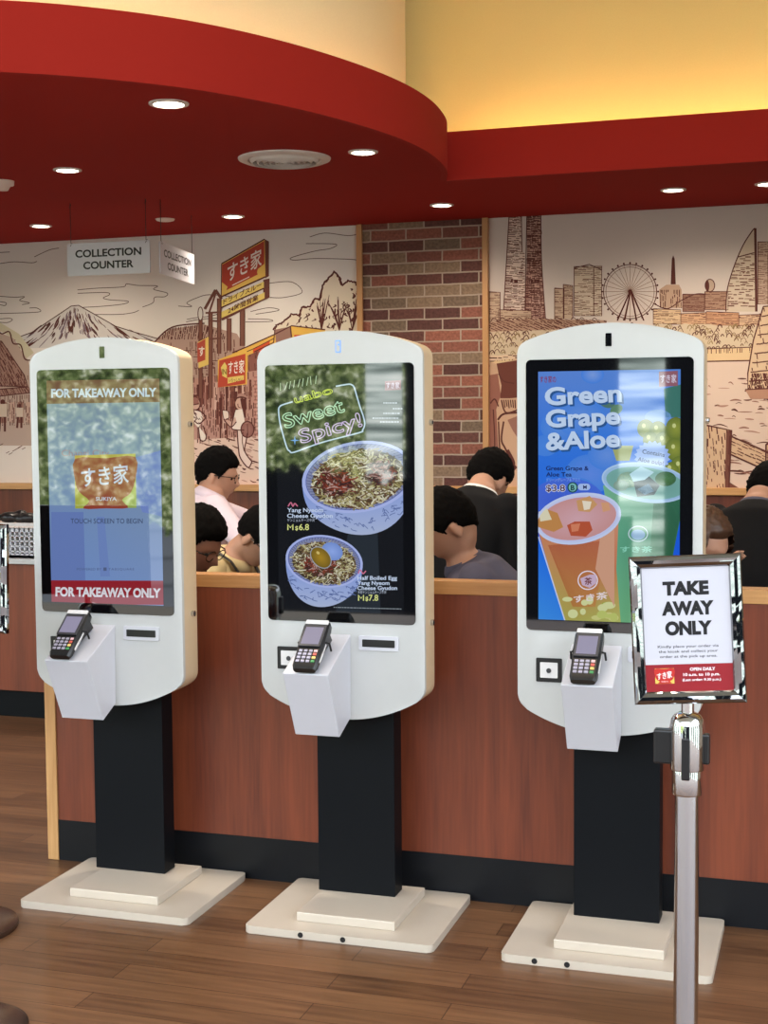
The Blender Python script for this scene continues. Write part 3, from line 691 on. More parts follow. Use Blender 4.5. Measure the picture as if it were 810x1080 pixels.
def art_takeaway(a):
    q = lambda x, y: (20+x/4.05, 350+y/4.05)
    a.poly([(45, 398), (172, 396), (176, 640), (50, 640)], None, cols=[(122, 142, 160), (128, 150, 160), (124, 152, 205), (112, 146, 212)]); a.layer = 1
    a.poly([(49, 401), (169, 399), (169, 424), (49, 426)], (116, 72, 58)); a.poly([(53, 612), (175, 612.5), (176, 638), (52, 637)], (150, 32, 44))
    # faint panels of paler and darker blue over the ground colour
    a.poly([(54, 540), (88, 540), (90, 612), (54, 612)], (104, 128, 190)); a.poly([(102, 545), (110, 545), (116, 608), (106, 608)], (112, 138, 198)); a.poly([(144, 482), (170, 475), (172, 545), (150, 540), (142, 515)], (116, 140, 206))
    a.layer = 2
    a.text('FOR TAKEAWAY ONLY', 109.5, 418.5, 9, (196, 214, 232), bold=.04, width=111, rot=.6)
    a.text('FOR TAKEAWAY ONLY', 114, 629.2, 9.4, (226, 224, 232), bold=.045, width=111, rot=-.8)
    a.text('Changi City', 90, 481, 7, (150, 118, 140), width=50)
    a.text('TOUCH SCREEN TO BEGIN', 112.5, 552, 5.4, (62, 76, 108), bold=.006, width=76)
    a.text('POWERED BY', 94, 601.5, 2.6, (84, 100, 140), width=26); a.text('TABSQUARE', 128, 601.5, 2.6, (84, 100, 140), width=27, space=1.2); a.poly([(109, 598.5), (112.5, 598.5), (112.5, 602), (109, 602)], (84, 100, 140))
    a.layer = 3
    a.poly([q(238, 528), q(498, 520), q(502, 752), q(240, 755)], None, cols=[(196, 170, 70), (182, 180, 80), (150, 176, 90), (168, 176, 70)]); a.layer = 4
    a.poly(a.curve([q(*p) for p in [(240, 542), (370, 540), (497, 534), (497, 630), (476, 690), (440, 718), (466, 752), (370, 754), (275, 755), (300, 722), (258, 684), (240, 635)]], 3, True), None, cols=[(150, 64, 46)]*36); a.layer = 5
    a.text('すき家', 111, 510, 16, (206, 216, 238), bold=.014, width=50, vsh=.06, rot=2)
    a.text('SUKIYA', 112, 528, 4, (206, 216, 238), bold=.015, width=22)

def bowl(a, cx, cy, rx, ry, rot, deep, foods, seed, sign):
    r = random.Random(seed); L0 = a.layer
    ca, sa = cos(radians(rot)), sin(radians(rot))
    E = lambda k, t: (cx + rx*k*cos(t)*ca - ry*k*sin(t)*sa, cy + rx*k*cos(t)*sa + ry*k*sin(t)*ca)
    # outer wall below the rim
    D = ry*.75 + deep*.92
    def S(t, f=1): u, v = rx*cos(t)*(1-.1*sin(t)), D*f*sin(t)**.72; return (cx + u*ca - v*sa*.35, cy + u*sa*(1-f*sin(t)) + v)
    a.poly([S(t*pi/30) for t in range(31)], None, cols=[tuple(int(p+(q-p)*sin(t*pi/30)) for p, q in zip((140, 164, 232), (178, 192, 226))) for t in range(31)])
    a.layer = L0+1
    for i in range(46):                                   # blue brushwork landscape on the porcelain
        t = r.uniform(.12, .88)*pi; x, y = S(t, r.uniform(.66, .92))
        a.line([(x, y), (x+r.uniform(-3, 3), y+r.uniform(-4, 2)), (x+r.uniform(1, 7), y+r.uniform(-3, 3))], .7, (92, 112, 168))
    a.layer = L0+2; a.ell(cx, cy, rx, ry, (150, 166, 220), rot, rim=(176, 190, 244))
    a.layer = L0+3; a.ell(cx, cy, rx*.93, ry*.91, (70, 74, 100), rot, rim=(138, 146, 184))
    a.layer = L0+4
    for i in range(70):
        t = 2*pi*i/70; a.line([E(.83, t), E(.92, t+.05)], .7, (92, 96, 138), smooth=False); 
    a.ring(cx, cy, rx*.93, ry*.91, .7, (84, 100, 176), rot)
    a.layer = L0+5; a.ell(cx, cy+ry*.06, rx*.83, ry*.8, (84, 74, 46), rot, rim=(66, 52, 34))
    for k in range(foods):
        a.layer = L0+6 + k*4//foods
        t, q = r.uniform(0, 2*pi), sqrt(r.random())*.8
        x, y = E(q, t); y += ry*.05; L = r.uniform(2.5, 7)*rx/55; an = r.uniform(0, pi)
        hot = any(((x-cx-hx*rx)/(hw*rx))**2 + ((y-cy-hy*ry)/(hh*ry))**2 < 1 for hx, hy, hw, hh in sign)
        c = r.choice(((110, 44, 28), (84, 34, 26), (140, 62, 40), (62, 30, 26), (186, 150, 140)) if hot else ((186, 178, 126), (208, 202, 160), (150, 138, 88), (224, 220, 196), (120, 94, 60), (98, 66, 46), (134, 124, 80), (200, 194, 170), (84, 58, 40)))
        a.line([(x-L*cos(an), y-L*sin(an)*.6), (x+r.uniform(-2, 2), y+r.uniform(-2.4, 2.4)), (x+L*cos(an), y+L*sin(an)*.6)], r.uniform(.6, 1.6)*rx/55, c)
    a.layer = L0+11

def art_bowls(a):
    q = lambda L: [(285+x/7.364, 385+y/7.364) for x, y in L]
    a.poly([(280, 380), (440, 380), (440, 660), (280, 660)], (7, 9, 13)); a.layer = 1
    a.poly([(368, 556), (398, 556), (402, 660), (352, 660)], (34, 42, 50))  # slate panel mirrored in the glass, painted into the display
    a.layer = 2
    bowl(a, 378, 503, 60, 37.5, -9, 36, 900, 3, ((-.38, .1, .3, .42), (.42, -.1, .24, .36)))
    bowl(a, 342, 592, 41, 27.5, 9, 30, 620, 5, ((-.1, .15, .42, .45),))
    a.layer += 1; a.ell(350.5, 581.5, 11.5, 9.2, (150, 178, 246), 25, rim=(120, 150, 220)); a.layer += 1
    a.ell(338.5, 588, 12.8, 9, (176, 140, 30), 48, rim=(120, 96, 22)); a.layer += 1; a.ell(335.5, 583, 2, 1.4, (220, 196, 110), 40); a.ring(338.5, 588, 12.8, 9, .8, (170, 180, 190), 48)
    a.layer += 1
    neon = (178, 214, 246)
    fr = q([(175, 285), (100, 308), (76, 322), (66, 350), (75, 440), (100, 540), (130, 640), (152, 668), (190, 676), (400, 602), (690, 526), (718, 505), (735, 460), (724, 400), (700, 330), (670, 230), (652, 172), (630, 152), (600, 150), (510, 165)])
    a.line(fr, 1.5, neon); a.line(fr, .5, (236, 246, 255))
    for i in range(9):
        x = 296+i*4.6; a.line([(x, 412-i*.9), (x+rnd.uniform(-1, 3), 404-i)], .8, (190, 214, 180))
    a.text('uabo', *q([(342, 258)])[0], 8.5, (206, 226, 80), rot=15, outline=.9, width=41)
    a.text('Sweet', *q([(350, 425)])[0], 15.5, (190, 236, 200), rot=16, outline=1.1, bold=.01, width=65)
    a.text('Spicy!', *q([(480, 540)])[0], 15, (222, 200, 246), rot=16, outline=1.1, bold=.01, width=67)
    s = q([(192, 585)])[0]; st = []
    for i in range(8): t = pi*i/4; k = 5 if i % 2 == 0 else 1.1; st.append((s[0]+k*sin(t), s[1]-k*cos(t)))
    a.poly(st, (110, 170, 246))
    a.poly([(406, 402), (423, 401), (423, 411), (406, 412)], (128, 40, 60)); a.layer += 1; a.text('すき家', 414.5, 409, 5, (226, 206, 226), bold=.014, width=14)
    for x, y, w in ((404, 425, 15), (411, 431, 9), (404, 436, 15), (398, 441, 26), (402, 445, 18)):
        z = x - w/2 + 8
        while z < x + w/2 + 8: L = rnd.uniform(1.2, 3); a.line([(z, y), (z+L, y)], 1.3, (196, 206, 214), smooth=False); z += L+.6
    T = (206, 222, 248)
    a.line([(304, 534), (307, 530), (309, 534), (311, 531), (314, 534)], 1.2, (216, 120, 150)); a.line([(378, 605), (380, 601), (383, 605), (386, 602)], 1.2, (216, 120, 150))
    a.text('Yang Nyeom', 303, 540, 4.4, T, bold=.02, align='l', width=38); a.text('Cheese Gyudon', 303, 546, 4.4, T, bold=.02, align='l', width=48)
    a.text('ヤンニョムチーズ牛丼', 303, 550, 2.6, (190, 200, 220), align='l', width=29)
    P = (232, 240, 150)
    a.line([(303.8, 559), (303.8, 553), (306.4, 556.6), (309, 553), (309, 559)], 1.25, P, smooth=False); a.text('$', 311.5, 559, 4.4, P, align='l', bold=.02); a.text('6.8', 315.5, 559, 6.6, P, align='l', bold=.01, width=10.5)
    for i, t in enumerate(('Half Boiled Egg', 'Yang Nyeom', 'Cheese Gyudon')): a.text(t, 377, 611.5+i*5.3, 4.2, T, bold=.025, align='l', width=(42, 34, 42)[i])
    a.text('半熟ヤンニョムチーズ牛丼', 377.5, 626, 2.6, (190, 200, 220), align='l', width=30)
    a.line([(378.3, 633.5), (378.3, 627.5), (380.9, 631.1), (383.5, 627.5), (383.5, 633.5)], 1.25, P, smooth=False); a.text('$', 385.5, 633.5, 4.4, P, align='l', bold=.02); a.text('7.8', 389, 633.5, 6.6, P, align='l', bold=.01, width=10)
    z = 352
    while z < 424: L = rnd.uniform(1, 4); a.line([(z, 640.5+(z-352)*.025), (z+L, 640.5+(z+L-352)*.025)], .9, (150, 160, 168), smooth=False); z += L+.7

def art_tea(a):
    a.poly([(560, 384), (722, 380), (722, 460), (560, 462)], None, cols=[(96, 140, 222), (84, 136, 222), (60, 130, 232), (50, 122, 232)])
    a.poly([(560, 462), (722, 460), (722, 560), (560, 560)], None, cols=[(50, 122, 232), (60, 130, 232), (24, 104, 232), (20, 104, 236)])
    a.poly([(560, 560), (722, 560), (722, 660), (560, 660)], None, cols=[(20, 104, 236), (14, 92, 230), (6, 84, 226), (60, 150, 236)])
    a.layer = 1
    for x, y, r, c in ((590, 450, 20, (92, 146, 232)), (612, 440, 26, (100, 150, 232)), (575, 470, 14, (74, 138, 234)), (625, 395, 12, (128, 164, 232)), (622, 500, 26, (96, 142, 236)), (610, 520, 20, (90, 140, 236)), (640, 480, 20, (104, 150, 232))): a.ell(x, y, r, r*.8, c, rim=(70, 134, 232))
    a.ell(598, 530, 40, 26, (60, 92, 214), rim=(70, 110, 226)); a.layer = 2
    # pale dessert glass and leaves in the backdrop
    a.poly([(645, 470), (668, 470), (664, 486), (650, 486)], (168, 176, 110)); a.ell(640, 424, 9, 6, (80, 120, 110), 20); a.ell(650, 432, 7, 5, (96, 138, 110), -30)
    a.poly([(700, 410), (720, 405), (720, 440), (702, 440)], (60, 120, 110)); a.ell(694, 440, 14, 8, (110, 156, 220), 0); a.layer = 3
    for x, y, r in ((681, 452, 9), (694, 454, 9), (686, 464, 8), (700, 465, 9), (713, 452, 11), (712, 474, 11), (717, 492, 10), (708, 496, 8)):
        a.ell(x, y, r, r*1.1, (150, 160, 62), rim=(104, 122, 44)); a.layer += 1; a.ell(x-2, y-3, 2, 2.4, (206, 214, 140)); a.layer -= 1
    a.layer = 5
    st = []
    for i in range(40): t = 2*pi*i/40; k = 17.5 if i % 2 else 15; st.append((688+k*1.1*sin(t), 482-k*cos(t)))
    a.poly(st, (160, 190, 250)); a.layer = 6
    a.text('Contains', 689, 480, 4.6, (22, 40, 110), bold=.02, width=24, rot=-9); a.text('Aloe pulp!', 686, 488.5, 4.6, (22, 40, 110), bold=.02, width=28, rot=-9)
    # green tea cup
    a.layer = 7
    a.poly([(636, 512), (646, 570), (655, 660), (700, 660), (707, 600), (722, 524), (722, 505)], None, cols=[(120, 186, 150), (96, 172, 140), (110, 180, 130), (50, 120, 70), (40, 104, 62), (60, 120, 90), (90, 150, 130)])
    a.poly([(690, 520), (722, 520), (706, 600), (700, 660), (680, 660)], None, cols=[(40, 100, 72), (46, 104, 80), (34, 92, 58), (44, 112, 66), (76, 150, 96)])
    a.layer = 8; a.ell(681, 509, 46, 20, (120, 168, 186), 8, rim=(160, 196, 236)); a.layer = 9; a.ell(681, 509.5, 42, 16.5, (96, 146, 140), 8, rim=(120, 176, 170))
    for x, y, r, c in ((663, 506, 12, (150, 186, 150)), (702, 505, 11, (70, 124, 66)), (655, 512, 8, (160, 196, 180))): a.ell(x, y, r, r*.7, c, rim=tuple(k*.8 for k in c))
    a.layer = 10; a.poly([(668, 508), (684, 502), (696, 512), (690, 522), (672, 524)], (26, 44, 66)); a.poly([(672, 516), (684, 510), (690, 518), (680, 522)], (96, 130, 160)); a.poly([(664, 500), (676, 492), (690, 498), (680, 506), (668, 508)], (180, 220, 236))
    a.ring(681, 509, 46, 20, 1.6, (176, 208, 244), 8)
    a.ring(673, 563, 10, 8, 1, (206, 226, 240)); a.ell(673, 564, 7.5, 5.5, (140, 176, 216)); a.text('すき茶', 671, 582, 5, (140, 216, 190), bold=.02, width=34)
    # orange tea cup
    a.layer = 11
    a.poly([(567, 558), (597, 660), (655, 660), (650, 600), (653, 535)], None, cols=[(206, 130, 96), (170, 170, 80), (176, 190, 100), (196, 122, 84), (214, 150, 120)])
    a.poly([(578, 575), (640, 570), (628, 640), (604, 640)], None, cols=[(176, 96, 62), (182, 100, 70), (190, 130, 70), (180, 120, 60)])
    a.layer = 12
    for i in range(16): x, y = rnd.uniform(598, 648), rnd.uniform(632, 652); a.ell(x, y, rnd.uniform(3, 7), rnd.uniform(2, 5), rnd.choice(((190, 200, 110), (206, 206, 130), (160, 176, 70), (214, 220, 160))))
    a.poly([(634, 560), (648, 552), (648, 640), (628, 600)], (212, 160, 132))
    a.layer = 13; a.ell(610, 547, 44.5, 25.5, (206, 196, 230), -10, rim=(196, 206, 246)); a.layer = 14; a.ell(609.5, 547, 41, 22, (214, 170, 180), -10, rim=(204, 150, 150))
    for L, c in (([(566, 545), (577, 537), (588, 541), (594, 556), (584, 561), (568, 556)], (196, 138, 76)), ([(568, 540), (577, 536), (582, 548), (570, 550)], (226, 220, 190)), ([(608, 528), (622, 523), (630, 532), (622, 540), (610, 539)], (206, 156, 104)), ([(614, 528), (624, 529), (622, 537), (616, 538)], (236, 226, 206)), ([(598, 554), (606, 550), (622, 550), (625, 559), (618, 566), (602, 565)], (186, 84, 52)), ([(602, 553), (612, 552), (610, 560), (603, 561)], (216, 130, 96)), ([(634, 530), (642, 530), (644, 538), (636, 540)], (216, 160, 120))):
        a.layer += 1; a.poly(L, c)
    a.layer = 22; a.ring(610, 547, 44.5, 25.5, 2.4, (200, 214, 248), -10)
    a.ring(620, 612, 10.2, 9.6, 1.2, (236, 226, 240)); a.poly([(612, 610), (622, 606), (629, 606), (629, 615), (622, 620), (614, 617)], (206, 180, 206)); a.layer = 23; a.text('茶', 620.5, 616, 6, (120, 60, 60), bold=.02)
    a.text('すき茶', 623, 633, 6, (236, 222, 226), bold=.02, width=36, vsh=.12)
    a.line([(568, 566), (596, 655)], 1.2, (206, 216, 246), smooth=False)
    # headline
    hd = (('Green', 575, 427, 81), ('Grape', 576, 450.5, 78), ('&Aloe', 576, 474.5, 78))
    for t, x, y, w in hd:
        a.layer = 24; a.text(t, x+2, y+2, 18.5, (40, 88, 150), bold=.033, align='l', width=w, rot=2.8)
    for t, x, y, w in hd:
        a.layer = 25; a.text(t, x, y, 18.5, (200, 222, 252), bold=.033, align='l', width=w, rot=2.8)
    NV = (18, 28, 84)
    a.text('Green Grape &', 576, 496, 4.6, NV, bold=.02, align='l', width=45); a.text('Aloe Tea', 576, 502.5, 4.6, NV, bold=.02, align='l', width=27); a.text('グリーングレープ＆アロエ', 576, 507.5, 3, (150, 190, 250), align='l', width=36)
    a.layer = 26
    for k in ((-.6, 0), (.6, 0), (0, .6), (0, -.6)): a.text('$3.8', 576+k[0], 518+k[1], 7, (226, 232, 250), bold=.015, align='l', width=20)
    a.layer = 27; a.text('$3.8', 576, 518, 7, (70, 12, 60), bold=.012, align='l', width=20)
    a.poly(rr(616, 513.6, 13, 7), (170, 196, 246)); a.ell(604, 514, 5.6, 5.6, (20, 70, 70)); a.layer = 28; a.ell(604, 514, 4.2, 4.4, (120, 190, 190)); a.text('M', 617, 515.6, 4, NV, bold=.02); a.layer = 29; a.text('B', 604, 517, 5.6, (16, 60, 60), bold=.03)
    a.text('すき家の', 578, 403, 5.6, (140, 24, 40), bold=.01, width=17)
    a.layer = 27; a.poly([(695, 392), (715, 391), (715, 407), (695, 408)], (150, 96, 110)); a.layer = 28; a.text('すき家', 705, 403, 7, (226, 216, 236), bold=.014, width=17)
def rr(cx, cy, w, h): return rrect(cx, cy, w, h, min(w, h)*.48)

def kiosk(cx, label, art, shelf, base_dx, pillar_dx, notches=False, camera='black_glass'):
    t = thing('ordering_kiosk', label, 'kiosk', (cx, FACE, 0), 'self-ordering kiosks along the divider')
    out = body_outline()
    obj('front_panel', prism(BM(), out, 0, .016, .004), 'white_paint', t, True, 40)
    obj('housing', prism(BM(), out, .016, .105), 'cream_side', t, True, 40)
    scr = obj('screen', prism(BM(), rrect(0, 1.279, .462, .762, .014), -.003, .004), 'black_glass', t, True, 40)
    a = wall_art(FACE-.0036, (cx-.196, cx+.196, .929, 1.6265), .000035, (cx, FACE, 0)); art(a); a.build('display', 'screen_art', scr)
    cw = obj('camera_window', prism(BM(), rrect(0, 1.711, .017, .036, .002), -.0015, .003), camera, t)
    if camera != 'black_glass':
        obj('camera_cover', prism(BM(), rrect(0, 1.711, .0115, .0295, .001), -.0022, -.001), 'white_paint', cw)
        obj('camera_lens', cyl(BM(), (.002, -.002, 1.716), (.002, -.0028, 1.716), .0028), 'lens_blue', cw)
        cw['label'] = 'camera window with a pale blue border'
    sl = obj('card_slot', prism(BM(), rrect(.118, .84, .122, .043, .004), -.006, .004, .002), 'shelf_white', t)
    obj('slot_opening', prism(BM(), rrect(.118, .84, .1, .022, .002), -.0075, -.003), 'black_plastic', sl)
    sc = obj('code_scanner', prism(BM(), rrect(-.166, .785, .074, .068, .003), -.004, .004), 'black_plastic', t)
    pl = obj('scanner_plate', prism(BM(), rrect(-.166, .785, .05, .044, .002), -.006, -.003), 'paper', sc)
    obj('scanner_lens', cyl(BM(), (-.166, -.0055, .784), (-.166, -.008, .784), .007), 'dark_grey', sc)
    s0, s1, d = shelf
    prof = [(0, .863), (-d, .776), (-d+.095, .578), (-.006, .616)]
    bm = BM(); A = [bm.verts.new((s0, y-.0005, z)) for y, z in prof]; C = [bm.verts.new((s1, y-.0005, z)) for y, z in prof]
    bm.faces.new(A); bm.faces.new(C[::-1])
    for i in range(4): bm.faces.new((A[i], C[i], C[(i+1) % 4], A[(i+1) % 4]))
    bmesh.ops.bevel(bm, geom=bm.edges[:], offset=.0018, segments=1, affect='EDGES')
    sh = obj('terminal_shelf', bm, 'shelf_white', t); sh['label'] = 'white slanted box shelf'
    for z in (1.487, .897):
        lk = obj('side_lock', cyl(BM(), (.256, .07, z), (.266, .07, z), .009), 'steel', t)
        obj('lock_barrel', B(.265, .268, .068, .072, z-.005, z+.005), 'black_plastic', lk)
    obj('pillar', B(pillar_dx-.1235, pillar_dx+.1235, .088, .162, .05, .75, .002), 'black_metal', t)
    obj('base_step', B(base_dx-.152, base_dx+.152, -.115, .2, .023, .05, .003), 'base_cream', t)
    bp = obj('base_plate', prism(BM(), rrect(base_dx, .032, .572, .446, .016), 0, .023, .003), 'base_cream', t, True, 40)
    bp.data.transform(Matrix(((1, 0, 0, 0), (0, 0, 1, 0), (0, 1, 0, 0), (0, 0, 0, 1))))
    bp.data.flip_normals()
    if notches:
        for x in notches: obj('cable_notch', cyl(BM(), (base_dx+x, -.1925, .012), (base_dx+x, -.185, .012), .008, seg=14), 'black_plastic', t)
    return t
kiosk(-2.163, 'white kiosk showing pale blue touch-to-begin screen with takeaway-only banners', art_takeaway, (-.119, .026, .181), .062, .013)
kiosk(-1.388, 'white kiosk showing two rice bowls under a neon sweet and spicy sign', art_bowls, (-.108, .03, .2), .043, .01, (-.11, .02), 'lens_blue')
kiosk(-.598, 'white kiosk showing blue green-grape and aloe tea advertisement', art_tea, (-.102, .039, .165), .02, .012, (-.19, -.1))

# ================================================================== CARD TERMINALS
def terminal(cx, d, label):
    tilt = radians(40)
    t = thing('card_terminal', label, 'card terminal', (cx, FACE-d-.004, .7795), 'card payment terminals on the kiosk shelves', (tilt, 0, 0))
    # local: x across, y up the slope, z out of the keypad
    bm = BM()
    secs = [(0, .033, .003, .021), (.012, .037, .001, .026), (.06, .0375, 0, .028), (.075, .039, 0, .031), (.15, .039, 0, .036), (.168, .037, .002, .034), (.174, .032, .006, .028)]
    prev = None
    for y, hw, z0, z1 in secs:
        r = [bm.verts.new(p) for p in ((-hw, y, z0+.006), (-hw+.005, y, z0), (hw-.005, y, z0), (hw, y, z0+.006), (hw, y, z1-.006), (hw-.006, y, z1), (-hw+.006, y, z1), (-hw, y, z1-.006))]
        if prev:
            for i in range(8): bm.faces.new((prev[i], prev[(i+1) % 8], r[(i+1) % 8], r[i]))
        else: bm.faces.new(r)
        prev = r
    bm.faces.new(prev[::-1])
    obj('terminal_housing', bm, 'black_plastic', t, True, 35)
    obj('terminal_bezel', B(-.034, .034, .071, .152, .033, .0372, .0015), 'dark_grey', t)
    obj('terminal_screen', B(-.027, .027, .078, .142, .037, .0378), 'terminal_screen', t)
    obj('paper_cover', B(-.035, .035, .155, .171, .03, .0375, .003), 'paper', t)
    obj('side_trim', B(.0372, .0396, .03, .1, .008, .016, .001), 'paper', t)
    cols = (('key_grey',)*3 + ('key_pink',), ('key_grey',)*3 + ('key_red',), ('key_grey',)*3 + ('key_yellow',), ('key_grey',)*3 + ('key_green',))
    for r in range(4):
        for c in range(4):
            x, y = -.0235 + c*.0152, .061 - r*.0125; z = .0275 - (.001 if r == 3 else 0)
            obj('key', B(x-.0055, x+.0055, y-.0042, y+.0042, z-.002, z+.0022, .0012, 1), cols[r][c], t)
    # the wedge stand and its two prongs keep the terminal off the shelf
    bm = BM(); k = math.tan(tilt - atan2(.087, d)) ; pr = [(.05, 0), (.165, 0), (.165, -.165*k+.004), (.15, -.15*k+.004)]
    A = [bm.verts.new((-.026, y, z)) for y, z in pr]; C = [bm.verts.new((.026, y, z)) for y, z in pr]
    bm.faces.new(A); bm.faces.new(C[::-1])
    for i in range(4): bm.faces.new((A[i], C[i], C[(i+1) % 4], A[(i+1) % 4]))
    obj('stand', bm, 'black_plastic', t)
    for s in (-1, 1):
        b = BM(); tube(b, [(s*.04, .1, .02), (s*.047, .105, .012), (s*.048, .1, -.1*k*.5)], .0032, 8); obj('stand_prong', b, 'black_plastic', t, True)
terminal(-2.163-.058, .181, 'black card terminal on the shelf of the kiosk with the pale touch-to-begin screen')
terminal(-1.388-.037, .2, 'black card terminal on the shelf of the rice bowl kiosk')
terminal(-.598-.04, .165, 'black card terminal on the shelf of the grape tea kiosk')

# ================================================================== DIVIDER AND FAR COUNTER
t = thing('room_divider', 'waist-high wood-grain divider behind the kiosks with oak cap and black kick strip', 'divider', (-.5, 4.165, 0))
obj('divider_panel', B(-2.014, 2.5, 0, .058, .14, .957), 'red_wood', t)
obj('cap_rail', B(-2.014, 2.5, -.006, .064, .957, .999, .002), 'oak', t)
obj('kick_strip', B(-2.014, 2.5, -.002, .06, 0, .14), 'kick_black', t)
obj('end_post', B(-2.056, -2.015, -.006, .064, 0, .999, .002), 'oak_upright', t)

t = thing('serving_counter', 'red wood-grain counter with white worktop edge at the back behind the kiosks', 'counter', (-4.2, 6.14, 0))
obj('counter_front', B(-1.6, .9, 0, .75, .14, .785), 'red_wood', t)
obj('worktop', B(-1.62, .92, -.02, .77, .786, .812, .003), 'white_paint', t)
obj('counter_kick', B(-1.6, .9, .03, .72, 0, .139), 'black_metal', t)
# latticed white crate and the tray of cutlery on top
bm = BM(); X0, X1, Y0, Y1, Z0, Z1 = -4.3, -3.66, 6.17, 6.52, .8135, .965
box(bm, X0, X1, Y0, Y1, Z0, Z0+.012)
for z in (Z0, Z0+.028, Z0+.054, Z0+.08, Z0+.106, Z1-.022):
    h = .014 if z < Z1-.03 else .022
    if z < Z0+.001: h = .02
    box(bm, X0, X1, Y0, Y0+.008, z, z+h*(.5 if .001 < z-Z0 < .12 else 1)); box(bm, X0, X1, Y1-.008, Y1, z, z+h); box(bm, X0, X0+.008, Y0, Y1, z, z+h); box(bm, X1-.008, X1, Y0, Y1, z, z+h)
n = 23
for i in range(n+1):
    x = X0 + (X1-X0-.008)*i/n; box(bm, x, x+.008, Y0, Y0+.008, Z0, Z1); box(bm, x, x+.008, Y1-.008, Y1, Z0, Z1)
tag(obj('plastic_crate', bm, 'shelf_white'), 'white latticed plastic crate on the back counter', 'crate')
t = thing('serving_tray', 'shallow pinkish tray on the white latticed crate', 'tray', (-3.98, 6.345, .9665))
obj('tray_floor', B(-.34, .34, -.19, .19, 0, .008), 'lamp_off', t); 
bm = BM(); box(bm, -.34, .34, -.19, -.18, .008, .024); box(bm, -.34, .34, .18, .19, .008, .024); box(bm, -.34, -.33, -.18, .18, .008, .024); box(bm, .33, .34, -.18, .18, .008, .024); obj('tray_rim', bm, 'vent_white', t)
for i, (x, y, w) in enumerate(((-3.8, 6.3, .055), (-3.985, 6.31, .07), (-4.18, 6.3, .06))):
    bm = BM(); ellip(bm, (x-w, y, 1.006), (w*.8, .05, .03)); ellip(bm, (x+w*.55, y+.01, 1.004), (w*.7, .045, .028)); ellip(bm, (x, y-.015, 1.0), (w*.5, .03, .024)); ellip(bm, (x-w*.3, y+.03, 1.02), (w*.5, .03, .025))
    tag(obj('wrapped_item', fuse(bm, .008, 2), 'black_plastic', smooth=True), ('crumpled black wrapped item on the crate tray, nearest the kiosk', 'crumpled black wrapped item, second from the kiosk on the crate tray', 'crumpled black wrapped item, third from the kiosk on the crate tray')[i], 'wrapped item', 'black wrapped items on the crate tray')

# ================================================================== STANCHIONS WITH SIGN FRAMES
def stanchion(x, y, label, sheet=None, frame_rot=(0, 0, 0), base='chrome', group='chrome queue stanchions', size=(.231, .312)):
    t = thing('queue_stanchion', label, 'stanchion', (x, y, 0), group)
    obj('base_disc', lathe(BM(), [(0, 0), (.168, 0), (.17, .006), (.168, .016), (.15, .024), (.08, .032), (.03, .036), (0, .036)], 56), base, t, True, 40)
    obj('pole', lathe(BM(), [(0, .034), (.0262, .034), (.0262, .7), (0, .7)], 40), 'steel', t, True, 40)
    obj('pole_collar', lathe(BM(), [(0, .698), (.031, .698), (.0325, .702), (.0325, .75), (.0315, .754), (0, .754)], 40), 'chrome', t, True, 40)
    hd = obj('pole_head', lathe(BM(), [(0, .752), (.036, .752), (.037, .756), (.037, .845), (.034, .86), (.027, .869), (.016, .874), (0, .874)], 44), 'chrome', t, True, 40)
    obj('belt_slot', B(-.009, .009, -.0385, -.03, .735, .825, .003), 'black_plastic', hd)
    obj('belt_cassette', B(-.07, -.032, -.014, .014, .762, .835, .004), 'black_plastic', hd)
    obj('belt_catch', B(.032, .047, -.011, .011, .765, .83, .004), 'black_plastic', hd)
    if sheet:
        obj('sign_rod', cyl(BM(), (0, 0, .872), (0, 0, .93), .0135), 'chrome', t, True, 40)
        (W, H), bw = size, .026
        fr = obj('sign_frame', frame_bm(W, H, bw), 'frame_chrome', t); fr.location = (0, -.016, 1.053); fr.rotation_euler = frame_rot
        obj('frame_back', B(-W/2+.004, W/2-.004, .002, .006, -H/2+.004, H/2-.004), 'black_plastic', fr)
        s = sheet_art(W-2*bw, H-2*bw, -.001); sheet(s, (W-2*bw)*1000, (H-2*bw)*1000); s.build('sign_sheet', 'print', fr)
        for sx in (-1, 1):
            for sz in (-1, 1): obj('corner_seam', seam(W, H, bw, sx, sz), 'dark_grey', fr)
    return t
def frame_bm(W, H, bw):
    """four mitred bars with a rounded snap-frame profile"""
    bm = BM(); prof = [(0, .006), (0, -.004), (.003, -.0085), (.009, -.0115), (.016, -.0105), (.023, -.006), (.026, -.002), (.026, .003)]
    R = []
    for sx, sz in ((-1, -1), (1, -1), (1, 1), (-1, 1)):
        R.append([bm.verts.new((sx*(W/2-d*bw/.026), y, sz*(H/2-d*bw/.026))) for d, y in prof])
    for k in range(4):
        a, b = R[k], R[(k+1) % 4]
        for i in range(len(prof)): j = (i+1) % len(prof); bm.faces.new((a[i], b[i], b[j], a[j]))
    return bm
def seam(W, H, bw, sx, sz):
    p = V((sx*(W/2-.001), -.0095, sz*(H/2-.001))); q = V((sx*(W/2-bw+.002), -.0065, sz*(H/2-bw+.002))); m = (p+q)/2; m.y = -.0118
    return tube(BM(), [p, m, q], .0005, 6)
